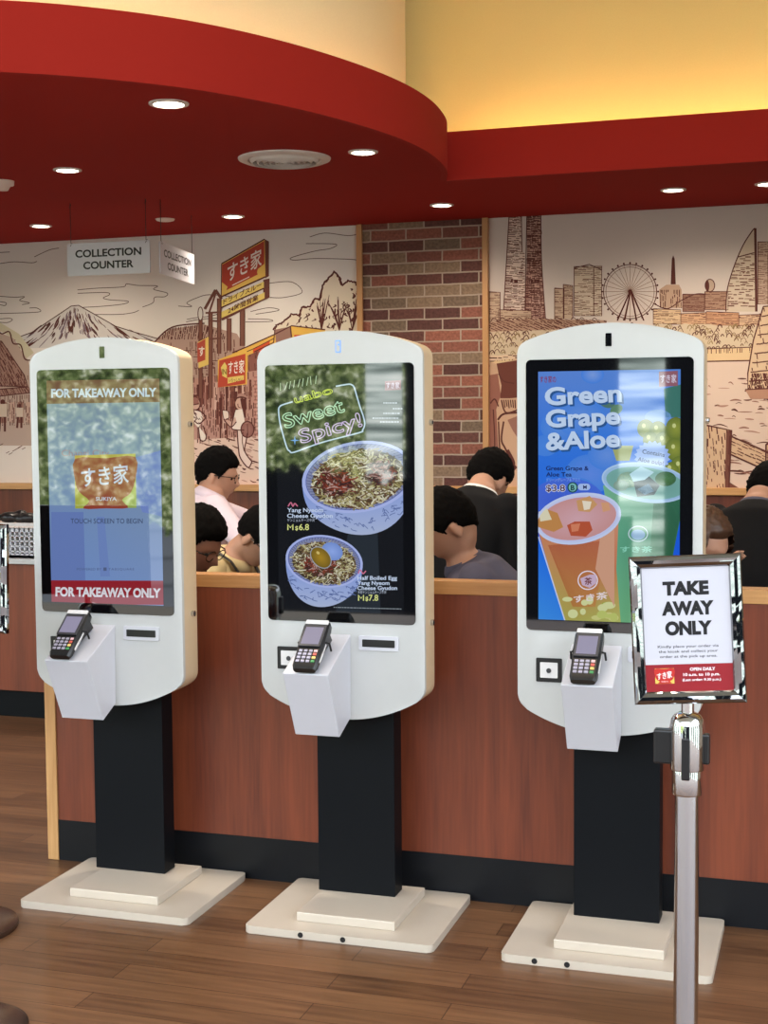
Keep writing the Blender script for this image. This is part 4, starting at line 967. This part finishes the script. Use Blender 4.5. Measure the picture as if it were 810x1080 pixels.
def sheet_takeaway(a, w, h):
    a.poly([(0, 0), (w, 0), (w, h), (0, h)], (198, 196, 206)); a.layer = 1
    K = (22, 20, 24); k = h/260
    a.text('TAKE', w*.5, 56*k, 27, K, bold=.06, width=w*.53); a.text('AWAY', w*.515, 98*k, 27, K, bold=.06, width=w*.6); a.text('ONLY', w*.515, 140*k, 27, K, bold=.06, width=w*.54)
    for i, (t, f) in enumerate((('Kindly place your order via', .7), ('the kiosk and collect your', .68), ('order at the pick up area.', .66))): a.text(t, w*.5, (168+i*10.5)*k, 5.6, (40, 38, 44), bold=.008, width=w*f)
    a.poly([(0, 203*k), (w, 203*k), (w, h), (0, h)], (144, 26, 36)); a.layer = 2
    a.text('OPEN DAILY', w*.655, 217*k, 6.6, (240, 230, 232), bold=.03, width=w*.29); a.text('10 a.m. to 10 p.m.', w*.64, 228*k, 6, (240, 230, 232), bold=.03, width=w*.42); a.text('(Last order: 9.30 p.m.)', w*.64, 238.5*k, 5, (240, 230, 232), bold=.025, width=w*.44)
    logo(a, w*.215, 227*k, w*.22, 32*k)
    a.layer += 1; a.text('SUKIYA', w*.215, 240*k, 3, (240, 230, 232), width=w*.08)
def sheet_menu(a, w, h):
    a.poly([(0, 0), (w, 0), (w, h), (0, h)], (206, 204, 212)); a.layer = 1
    a.poly([(0, 0), (w, 0), (w, h*.34), (0, h*.34)], (196, 200, 216)); a.layer = 2
    for r in range(7):
        y = h*(.37+r*.09)
        for c in range(3):
            x = w*(.03+c*.33); a.layer = 2; a.poly([(x, y), (x+w*.29, y), (x+w*.29, y+h*.075), (x, y+h*.075)], (168, 164, 170) if r % 3 != 1 else (196, 160, 84)); a.layer = 3
            a.ell(x+w*.08, y+h*.035, w*.05, h*.024, (90, 74, 66)); a.line([(x+w*.16, y+h*.03), (x+w*.26, y+h*.03)], 2.4, (70, 66, 72), smooth=False); a.line([(x+w*.16, y+h*.05), (x+w*.24, y+h*.05)], 2, (120, 100, 60), smooth=False)
stanchion(-.291, 3.0, 'chrome stanchion carrying the TAKE AWAY ONLY sign in front of the tea kiosk', sheet_takeaway, (radians(-3), radians(-2.6), radians(9)))
stanchion(-2.455, 3.5, 'stanchion with silver-framed menu sheet beside the touch-to-begin kiosk, cut by the photo edge', sheet_menu, (radians(-2), 0, radians(-6)), 'brown_metal', size=(.44, .312))
stanchion(-2.03, 2.875, 'stanchion whose brown-tinted chrome disc base pokes into the lowest corner of the floor', None, base='brown_metal')

# ================================================================== CEILING FITTINGS
DL = [((-2.082, 4.229), 'recessed downlight nearest the front rim of the round red soffit', 1), ((-1.754, 5.239), 'recessed downlight beside the round air vent', 1), ((-3.018, 5.187), 'recessed downlight above the frontmost hanging counter sign', 1),
      ((-4.008, 6.603), 'recessed downlight at the far end of the soffit above the snow-capped mountain', 1), ((-2.924, 6.648), 'recessed downlight above the red roadside pylon in the mural', 1), ((-1.83, 6.66), 'recessed downlight directly above the brick panel', 1),
      ((-.718, 6.597), 'recessed downlight above the skyline mural', 1), ((-.3, 6.58), 'recessed downlight cut by the photo edge above the sail-shaped tower', 1)]
for (x, y), lab, on in DL:
    r = .062 if y < 4.5 else .055
    t = thing('downlight', lab, 'ceiling light', (x, y, SOF), 'recessed downlights in the red soffit')
    obj('trim_ring', lathe(BM(), [(r*.8, 0), (r*.82, -.006), (r*1.05, -.004), (r*1.06, 0)], 36), 'vent_white', t, True, 40)
    obj('lamp_lens', lathe(BM(), [(0, -.003), (r*.8, -.002), (r*.8, 0)], 36), 'lamp_lens', t)
    L = bpy.data.lights.new('downlight_beam', 'SPOT'); L.energy = 37 if y > 5 else 80; L.color = (1, .87, .71); L.spot_size = radians(158); L.spot_blend = 1; L.shadow_soft_size = .05
    lo = bpy.data.objects.new('downlight_beam', L); COL.objects.link(lo); lo.location = (x, y, SOF-.02)
for x in (-2.4, -1.2, 0):      # unseen fill lamps added overhead to warm the upward faces
    L = bpy.data.lights.new('overhead_fill', 'AREA'); L.shape = 'DISK'; L.size = .5; L.energy = 19; L.color = (1, .8, .58)
    lo = bpy.data.objects.new('overhead_fill', L); COL.objects.link(lo); lo.location = (x, 2.9, 4.55)
t = thing('ceiling_speaker', 'small unlit white disc on the red soffit between two downlights', 'ceiling fitting', (-3.29, 6.616, SOF))
obj('cover_disc', lathe(BM(), [(0, -.012), (.03, -.012), (.045, -.008), (.05, 0)], 30), 'lamp_off', t, True)
t = thing('smoke_detector', 'small pale smoke detector on the red soffit at the photo edge', 'smoke detector', (-3.42, 5.33, SOF))
obj('detector_body', lathe(BM(), [(0, -.04), (.025, -.04), (.035, -.022), (.05, -.018), (.052, 0)], 30), 'lamp_off', t, True)
t = thing('air_vent', 'round white ceiling air vent with concentric rings', 'air vent', (-2.09, 5.262, SOF))
obj('vent_flange', lathe(BM(), [(.142, -.001), (.146, -.011), (.162, -.014), (.182, -.006), (.184, 0)], 56), 'vent_white', t, True, 40)
obj('vent_recess', lathe(BM(), [(0, -.0015), (.145, -.0015)], 48), 'vent_shade', t)
for r in (.14, .116, .092, .068, .044, .022):
    obj('vent_cone', lathe(BM(), [(r, -.004), (r*.97-.006, -.021), (r*.97-.01, -.021), (r-.006, -.004)], 48), 'vent_white', t, True, 40)

def hanging_sign(p0, p1, z1, z0, label):
    """panel between two plan points, on two wires from the soffit"""
    d = V((p1[0]-p0[0], p1[1]-p0[1], 0)); w = d.length; a = atan2(d.y, d.x)
    t = thing('hanging_sign', label, 'hanging sign', (p0[0], p0[1], (z0+z1)/2), 'collection counter signs', (0, 0, a)); h = z1-z0
    p = obj('sign_panel', prism(BM(), rrect(w/2, 0, w, h, .008), -.003, .003), 'shelf_white', t)
    for side in (-1, 1):
        for word, y, q in (('COLLECTION', -h*.07, .8), ('COUNTER', h*.3, .61)):
            s = Art(lambda x, y: (x, -y), lambda u, v, n, k=side: (w/2+u*(1 if k < 0 else -1), k*.0036, v))
            s.text(word, 0, y, h*.23, (26, 24, 26), bold=.03, width=w*q); s.build('sign_lettering', 'print', p)
    for x in (w*.045, w*.955):
        b = BM(); tube(b, [(x, 0, h/2-.006), (x, 0, SOF-(z0+z1)/2-.004)], .0016, 8); tube(b, [(x, -.006, h/2-.012), (x+.006, 0, h/2+.004), (x, .006, h/2-.012)], .0014, 6); tube(b, [(x-.005, 0, SOF-(z0+z1)/2-.02), (x+.004, 0, SOF-(z0+z1)/2-.012), (x, 0, SOF-(z0+z1)/2)], .0016, 6)
        obj('sign_wire', b, 'wire', t, True)
A0, A1 = at(71, 258, 5.98), at(158, 252.5, 5.98)
hanging_sign((A0.x, 5.98), (A1.x, 5.98), (A0.z+A1.z)/2, (A0.z+A1.z)/2-.152, 'white COLLECTION COUNTER sign facing the kiosks, above the mountain')
hanging_sign((-3.015, 6.0), (-3.107, 6.56), 2.335, 2.185, 'white COLLECTION COUNTER sign hung edge-on, turned towards the pylon')

# ================================================================== PEOPLE (seated behind the divider)
def head_r(d):
    """head radius along a unit direction d in head axes (x right, y face, z up)"""
    x, y, z = d
    k = 1/sqrt((x/.077)**2 + (y/.098)**2 + (z/.118)**2)
    if z < 0:
        jaw = min(1, -z*1.25)
        k *= 1 - .2*jaw*abs(x)**.7 - (.16*jaw*max(0, -y)) + .07*jaw*max(0, y)**2
    g = lambda cx, cz, sx, sz: exp(-((x-cx)/sx)**2 - ((z-cz)/sz)**2) if y > 0 else 0
    k += .024*g(0, -.2, .11, .14) + .01*g(0, .02, .08, .2)             # nose and bridge
    k -= .009*(g(.36, .02, .2, .13) + g(-.36, .02, .2, .13))            # eye sockets
    k += .005*g(0, .22, .6, .1)                                         # brow
    k += .006*g(0, -.55, .22, .1) - .004*g(0, -.68, .2, .05) + .009*g(0, -.86, .25, .12)   # lips, chin
    return k
def person(label, head, face, pitch, roll, hip, shirt, sleeve, skin='skin', hair='hair_black', hairdo='short', glasses=False, hands=None, stoop=.5, collar=None, extra=None, size=1.0, torso_dir=None, nape=None):
    t = thing('person', label, 'person', (hip[0], hip[1], 0), 'diners seated behind the divider')
    O = V((hip[0], hip[1], 0))
    H = V(head) - O; hp = V((0, 0, hip[2]))
    f = V((face[0], face[1], 0)).normalized(); rt = V((f.y, -f.x, 0)); up = V((0, 0, 1))
    hm = Matrix((rt, f, up)).transposed() @ Euler((-radians(pitch), radians(roll), 0)).to_matrix()
    hx, hy, hz = hm.col[0], hm.col[1], hm.col[2]
    G = V((torso_dir or face)[:2] + (0,)).normalized(); S = V((G.y, -G.x, 0))
    nb = (V(nape) - O) if nape else H - hz*.112*size - hy*.035; neck = nb - up*.03 - G*.015 
    # spine: from hips up to the neck base with a rounded back
    sp = []
    for q in (0, .15, .3, .45, .6, .77, .93, 1):
        p = hp.lerp(neck, q); p -= G*(.05*sin(pi*q)*stoop); sp.append(p)
    tr = [(.165, .115), (.17, .12), (.155, .112), (.152, .112), (.165, .12), (.178, .122), (.165, .1), (.075, .068)]
    sh = [sp[6] + S*(s*.16) - up*.012 for s in (1, -1)]
    hands = hands or [None, None]
    arms = []
    for i, s in enumerate((1, -1)):
        tgt = hands[i]; tgt = (V(tgt) - O) if tgt else hp + G*.27 + S*(s*.11) + up*.13
        d = tgt - sh[i]; L = min(d.length, .545); dn = d.normalized(); tgt = sh[i] + dn*L
        h = sqrt(max(.0001, .285**2 - (L/2)**2)) if L/2 < .285 else .01
        bend = (-up*.8 + S*s*.3 - G*.35); bend = (bend - dn*bend.dot(dn)).normalized()
        arms.append((sh[i], sh[i] + dn*L*.5 + bend*h, tgt, dn))
    def torso(b, g, cap=True): tube(b, sp, [(a+g, c+g) for a, c in tr], 22, S, cap)
    def arm(b, A, g, upto=1.0):
        s, e, w, _ = A
        tube(b, [s - (e-s).normalized()*.02, s.lerp(e, .5), e], [.052+g, .047+g, .04+g], 14)
        if upto > .5:
            k = (upto-.5)*2; tube(b, [e, e.lerp(w, .4*k), e.lerp(w, k)], [.04+g, .04+g, .04+g-.012*k], 14)
    legs = []
    for s in (1, -1):
        a = hp + S*(s*.09); k = a + G*.42 + up*.02 + S*s*.02; an = V((k.x, k.y, .08)) - G*.04
        legs.append((a, k, an))
    def leg(b, Lg, g):
        a, k, an = Lg; tube(b, [a, a.lerp(k, .5), k], [.085+g, .073+g, .056+g], 16); tube(b, [k, k.lerp(an, .35), k.lerp(an, .7), an], [.055+g, .056+g, .043+g, .036+g], 16)
    # --- body: one fused surface
    b = BM(); torso(b, 0)
    hs = BM(); bmesh.ops.create_uvsphere(hs, u_segments=40, v_segments=32, radius=1)
    for v in hs.verts:
        d = v.co.normalized(); v.co = d*head_r(d)*size
    xf(hs, Matrix.Translation(H) @ hm.to_4x4()); me = bpy.data.meshes.new('h'); hs.to_mesh(me); hs.free(); b.from_mesh(me); bpy.data.meshes.remove(me)
    for s in (1, -1):
        e = H + (hx*s*.079 - hy*.012 - hz*.008)*size
        ellip(b, e, (.011, .021, .033), hm @ Euler((radians(-12), 0, radians(s*-22))).to_matrix())
        ellip(b, e - hz*.024 + hy*.002, (.008, .011, .013), hm)
    tube(b, [sp[6].lerp(neck, .4), neck, nb + hz*.01, H - hz*.04 - hy*.02], [.068, .058, .054, .055], 18)
    for i, A in enumerate(arms):
        arm(b, A, 0); s, e, w, dn = A; fd = (w-e).normalized(); sd = S - fd*S.dot(fd); sd = sd.normalized() if sd.length > .05 else V((0, 0, 1)); nr = fd.cross(sd)
        tube(b, [w, w+fd*.045, w+fd*.085], [(.027, .019), (.04, .016), (.038, .013)], 14, sd)
        sg = 1 if i == 0 else -1
        for n_, (o, l) in enumerate(((-.029, .062), (-.01, .074), (.01, .07), (.029, .055))):
            p = w + fd*.085 + sd*o; drop = -nr*.012 if nr.z > 0 else nr*.012
            tube(b, [p, p+fd*l*.45+sd*o*.12+drop*.4, p+fd*l*.75+drop*1.3, p+fd*l*.95+drop*2.2], [.0088, .0082, .0078, .007], 8)
        th = w + fd*.035 - sd*(sg*.033); tube(b, [th, th+fd*.028-sd*(sg*.016), th+fd*.055-sd*(sg*.018)], [.011, .0098, .0085], 8)
    for Lg in legs: leg(b, Lg, 0); tube(b, [Lg[2]-G*.03-up*.035, Lg[2]+G*.08-up*.045, Lg[2]+G*.16-up*.055], [(.035, .032), (.042, .026), (.036, .018)], 14, S)
    obj('body', fuse(b, .0062, 3), skin, t, True)
    # --- clothing
    b = BM(); tube(b, sp + [neck + (nb-neck).normalized()*.02], [(a+.013, c+.013) for a, c in tr] + [(.066, .064)], 22, S, False)
    for A in arms: arm(b, A, .011, sleeve)
    for s_ in sh: ellip(b, s_, (.068, .068, .062))
    cl = obj('shirt', fuse(b, .011, 5), shirt, t, True)
    b = BM(); ax = (nb-neck).normalized(); q = [neck - ax*.024, neck + ax*.004, neck + ax*.022]
    tube(b, q, [.088, .079, .068], 22, cap=False); obj('collar', b, collar or shirt, t, True)
    b = BM(); tube(b, [hp - up*.07, hp + up*.05, sp[1]], [(.172, .125), (.178, .13), (.176, .128)], 22, S)
    for Lg in legs: leg(b, Lg, .012)
    obj('trousers', fuse(b, .013, 3), 'navy_trousers', t, True)
    for Lg in legs:
        b = BM(); an = Lg[2]; tube(b, [an-G*.045-up*.04, an+G*.05-up*.04, an+G*.14-up*.052, an+G*.185-up*.056], [(.042, .038), (.047, .038), (.045, .026), (.034, .02)], 16, S); obj('shoe', b, 'black_plastic', t, True)
    # --- hair
    b = BM(); bmesh.ops.create_uvsphere(b, u_segments=72, v_segments=56, radius=1)
    hr = random.Random(hash(label) % 1000 if False else len(label)*13); ph = [hr.uniform(0, 6) for _ in range(4)]; kill = []
    for v in b.verts:
        d = v.co.normalized(); az = atan2(d.x, d.y); q = abs(az)
        if hairdo == 'long': line = .56 if q < .62 else (.56-(q-.62)*4.5 if q < .95 else -.93)
        else:
            line = .5 + .03*sin(az*7+ph[0]) if q < .75 else (.5-(q-.75)*1.25 if q < 1.25 else (-.12 if q < 1.38 else (.1 if q < 1.75 else -.22-(q-1.75)*.3)))
            if 1.25 <= q < 1.38: line = -.12
        m = max(0, min(1, (d.z-line)*7))
        thick = .024*(.3+.85*max(0, d.z+.2)) if hairdo != 'long' else .022+.01*max(0, -d.z)
        tex = .005*noise.noise((d.x*9+ph[0], d.y*9, d.z*9)) + .004*noise.noise((d.x*24, d.y*24+ph[1], d.z*12)) + .0022*noise.noise((d.x*60, d.y*60, d.z*22))
        r = head_r(d)*size
        if hairdo == 'long' and d.z < 0: r = max(r, .088*size)
        v.co = d*(r + (thick+tex)*m - .004*(1-m))
        if m <= .0: kill.append(v)
    bmesh.ops.delete(b, geom=kill, context='VERTS')
    xf(b, Matrix.Translation(H) @ hm.to_4x4()); obj('hair', b, hair, t, True)
    # --- eyes, glasses
    for s in (1, -1):
        d = V((s*.36, .93, .02)).normalized(); p = d*(head_r(d)*size-.002)
        b = BM(); ellip(b, (0, 0, 0), (.012, .007, .007)); xf(b, Matrix.Translation(H + hm @ p) @ hm.to_4x4()); obj('eye', b, 'eye_dark', t, True)
    if glasses:
        b = BM()
        for s in (1, -1):
            c = V((s*.034, .102, .004))*size; pts = [c + V((.027*cos(2*pi*i/20), -.004*abs(cos(2*pi*i/20)), .02*sin(2*pi*i/20)))*size for i in range(21)]
            tube(b, pts, .0018, 6, cap=False)
            tube(b, [V((s*.06, .1, .01))*size, V((s*.083, .08, .012))*size, V((s*.086, .0, .008))*size, V((s*.084, -.02, -.006))*size], .0021, 6)
        tube(b, [V((-.008, .106, .008))*size, V((0, .11, .01))*size, V((.008, .106, .008))*size], .0018, 6)
        xf(b, Matrix.Translation(H) @ hm.to_4x4()); obj('glasses', b, 'lens_frame', t, True)
    if extra == 'lanyard':
        b = BM(); pts = [neck + S*.06 + G*.11 - up*.12, neck + S*.085 + G*.03 - up*.0, neck + S*.066 - G*.045 + up*.035, neck - G*.085 + up*.035, neck - S*.066 - G*.045 + up*.035, neck - S*.085 + G*.03, neck - S*.06 + G*.11 - up*.12]
        tube(b, Art(None, None).curve([tuple(p) for p in pts], 1) and [p for p in pts], [(.011, .003)]*7, 10); obj('lanyard', b, 'black_plastic', t, True)
    return t, neck + O, sp
def stool(x, y, z):
    t = thing('dining_stool', 'plain wooden stool under a diner, hidden behind the divider', 'stool', (x, y, 0), 'stools under the diners')
    obj('stool_seat', lathe(BM(), [(0, z-.03), (.15, z-.03), (.155, z-.02), (.155, z-.004), (.15, z), (0, z)], 32), 'stool_wood', t, True, 40)
    for a in range(4): obj('leg', cyl(BM(), (.09*cos(pi/4+a*pi/2), .09*sin(pi/4+a*pi/2), z-.028), (.14*cos(pi/4+a*pi/2), .14*sin(pi/4+a*pi/2), 0), .014, .012, 14), 'stool_wood', t, True, 40)
PEOPLE = [
 dict(label='person in pale pink shirt and glasses facing the wall mural, arm stretched forward', nape=tuple(at(225, 516, 6.16)), head=(-2.835, 6.2, 1.228), face=(.97, .25), pitch=10, roll=0, hip=(-2.9, 6.2, .5), shirt='pink_shirt', sleeve=.62, glasses=True, skin='skin', hands=[(-2.42, 6.02, 1.14), (-2.45, 6.42, 1.12)], torso_dir=(.8, .6)),
 dict(label='dark-haired person with glasses looking down beside the touch-to-begin kiosk', head=(-2.185, 4.58, 1.06), face=(1, -.12), pitch=28, roll=0, hip=(-2.48, 4.6, .5), shirt='black_jacket', sleeve=.95, skin='skin_dark', glasses=True),
 dict(label='person in cream shirt with dark lanyard bowing head towards the table', head=(-2.215, 5.25, 1.022), face=(.96, -.1), pitch=42, roll=0, hip=(-2.58, 5.42, .5), shirt='cream_shirt', sleeve=.62, skin='skin', glasses=True, extra='lanyard', stoop=1),
 dict(label='person in black jacket with white collar, back turned, in front of the brick panel', nape=tuple(at(508, 514, 5.5)), head=(-1.35, 5.6, 1.24), face=(.4, .92), pitch=32, roll=0, hip=(-1.42, 5.3, .5), shirt='black_jacket', sleeve=1.0, collar='white_cloth', stoop=1.6, size=.98),
 dict(label='person in dark grey shirt bending down, ear showing, between bowl and tea kiosks', nape=tuple(at(486, 586, 4.69)), head=tuple(at(474, 556, 4.66)), face=(-.88, -.34), pitch=36, roll=0, hip=(-.98, 4.66, .5), shirt='grey_shirt', sleeve=.9, stoop=1, size=1.02),
 dict(label='person with long brown hair resting chin on hand behind the TAKE AWAY sign', head=(-.425, 4.75, 1.07), face=(.8, -.55), pitch=20, roll=0, hip=(-.62, 4.85, .48), shirt='black_jacket', sleeve=.95, hair='hair_brown', hairdo='long', hands=[(-.36, 4.62, .93), None]),
 dict(label='person in black jacket with back turned, below the sail-shaped tower in the mural', nape=tuple(at(801, 528, 5.45)), head=(-.235, 5.58, 1.19), face=(.2, .95), pitch=40, roll=0, hip=(-.27, 5.3, .5), shirt='black_jacket', sleeve=1.0, stoop=1.8, collar='grey_shirt'),
]
for P in PEOPLE:
    person(**P); stool(P['hip'][0], P['hip'][1], P['hip'][2]-.205)

# ================================================================== DAYLIGHT FROM THE SHOPFRONT (procedural surroundings outside the open front)
def world():
    w = bpy.data.worlds.new('outdoors'); SC.world = w; w.use_nodes = True
    n, l = w.node_tree.nodes, w.node_tree.links; n.clear()
    out = n.new('ShaderNodeOutputWorld'); bg = n.new('ShaderNodeBackground'); l.new(bg.outputs[0], out.inputs[0])
    tc = n.new('ShaderNodeTexCoord'); sp = n.new('ShaderNodeSeparateXYZ'); l.new(tc.outputs['Generated'], sp.inputs[0])
    def math_(op, a, b=None, c=None):
        m = n.new('ShaderNodeMath'); m.operation = op
        for i, q in enumerate((a, b, c)):
            if q is None: continue
            if isinstance(q, (int, float)): m.inputs[i].default_value = q
            else: l.new(q, m.inputs[i])
        return m.outputs[0]
    def mix(f, a, b):
        m = n.new('ShaderNodeMix'); m.data_type = 'RGBA'; l.new(f, m.inputs['Factor'])
        for k, q in (('A', a), ('B', b)):
            if isinstance(q, tuple): m.inputs[k].default_value = q
            else: l.new(q, m.inputs[k])
        return m.outputs['Result']
    az = math_('MULTIPLY', math_('ARCTAN2', math_('MULTIPLY', sp.outputs['X'], -1.0), math_('MULTIPLY', sp.outputs['Y'], -1.0)), 180/pi)   # degrees, growing to the shop's left
    el = math_('MULTIPLY', math_('ARCSINE', sp.outputs['Z']), 180/pi)
    cx = n.new('ShaderNodeCombineXYZ'); l.new(az, cx.inputs[0]); l.new(el, cx.inputs[1])
    def noise(s, d=6, dist=0):
        q = n.new('ShaderNodeTexNoise'); q.inputs['Scale'].default_value = s; q.inputs['Detail'].default_value = d; q.inputs['Distortion'].default_value = dist; l.new(cx.outputs[0], q.inputs['Vector']); return q.outputs['Fac']
    def ramp(f, st):
        r = n.new('ShaderNodeValToRGB'); e = r.color_ramp.elements
        for i, (p, c) in enumerate(st):
            k = e[i] if i < 2 else e.new(p)
            k.position = p; k.color = c
        l.new(f, r.inputs[0]); return r.outputs[0]
    # leaves: dark gaps, mid greens, sunlit yellow-greens and sparkles of sky
    leaf = ramp(noise(3.4, 9, 1.2), [(.34, (.02, .04, .02, 1)), (.43, (.3, .5, .14, 1)), (.53, (1.1, 1.5, .5, 1)), (.6, (2.8, 3.2, 1.6, 1)), (.68, (6, 6.3, 5.4, 1))])
    sky = (5.1, 5.6, 6.3, 1)
    # pale facade with horizontal bands
    slat = n.new('ShaderNodeCombineXYZ'); l.new(math_('MULTIPLY', az, .12), slat.inputs[0]); l.new(math_('MULTIPLY', el, 1.7), slat.inputs[1])
    fq = n.new('ShaderNodeTexNoise'); fq.inputs['Scale'].default_value = 1.6; fq.inputs['Detail'].default_value = 6; l.new(slat.outputs[0], fq.inputs['Vector'])
    fac = ramp(fq.outputs['Fac'], [(.36, (.7, .9, .85, 1)), (.47, (2.2, 2.7, 2.5, 1)), (.58, (4.6, 5.2, 4.9, 1)), (.68, (6.5, 6.8, 6.4, 1))])
    pav = ramp(math_('FRACT', math_('MULTIPLY', el, .9)), [(.0, (.5, .55, .62, 1)), (.12, (1.0, 1.1, 1.25, 1)), (.9, (.9, 1.0, 1.15, 1)), (1, (.5, .55, .62, 1))])
    step = lambda x, t: math_('GREATER_THAN', x, t)
    band = lambda x, a, b: math_('MULTIPLY', step(x, a), math_('LESS_THAN', x, b))
    edge = math_('ADD', el, math_('MULTIPLY', math_('SUBTRACT', noise(1.2, 4), .5), 3.0))
    dark = (.03, .035, .045, 1)
    mall = mix(step(math_('FRACT', math_('MULTIPLY', az, .071)), .55), fac, dark)          # pale shop bays and dark openings all round
    c = mix(band(az, 12, 42), mall, mix(step(edge, -4.4), pav, leaf))     # planting above the paving
    c = mix(band(az, 14, 24.5), c, mix(step(edge, -2.0), dark, leaf))      # nearer trees over a shaded forecourt
    c = mix(math_('MULTIPLY', band(az, 17.0, 18.5), step(edge, -2.4)), c, fac)   # pale slatted facade between the trees
    c = mix(band(az, 8.3, 16.9), c, dark)                                  # shaded column
    c = mix(math_('MULTIPLY', band(az, 6.5, 8.3), step(el, -4.0)), c, fac)
    c = mix(band(az, -14, 6.5), c, dark)
    c = mix(step(math_('ADD', el, math_('MULTIPLY', math_('SUBTRACT', noise(.5, 5), .5), 10)), 13.0), c, sky)
    l.new(c, bg.inputs['Color']); bg.inputs['Strength'].default_value = 1.0
world()
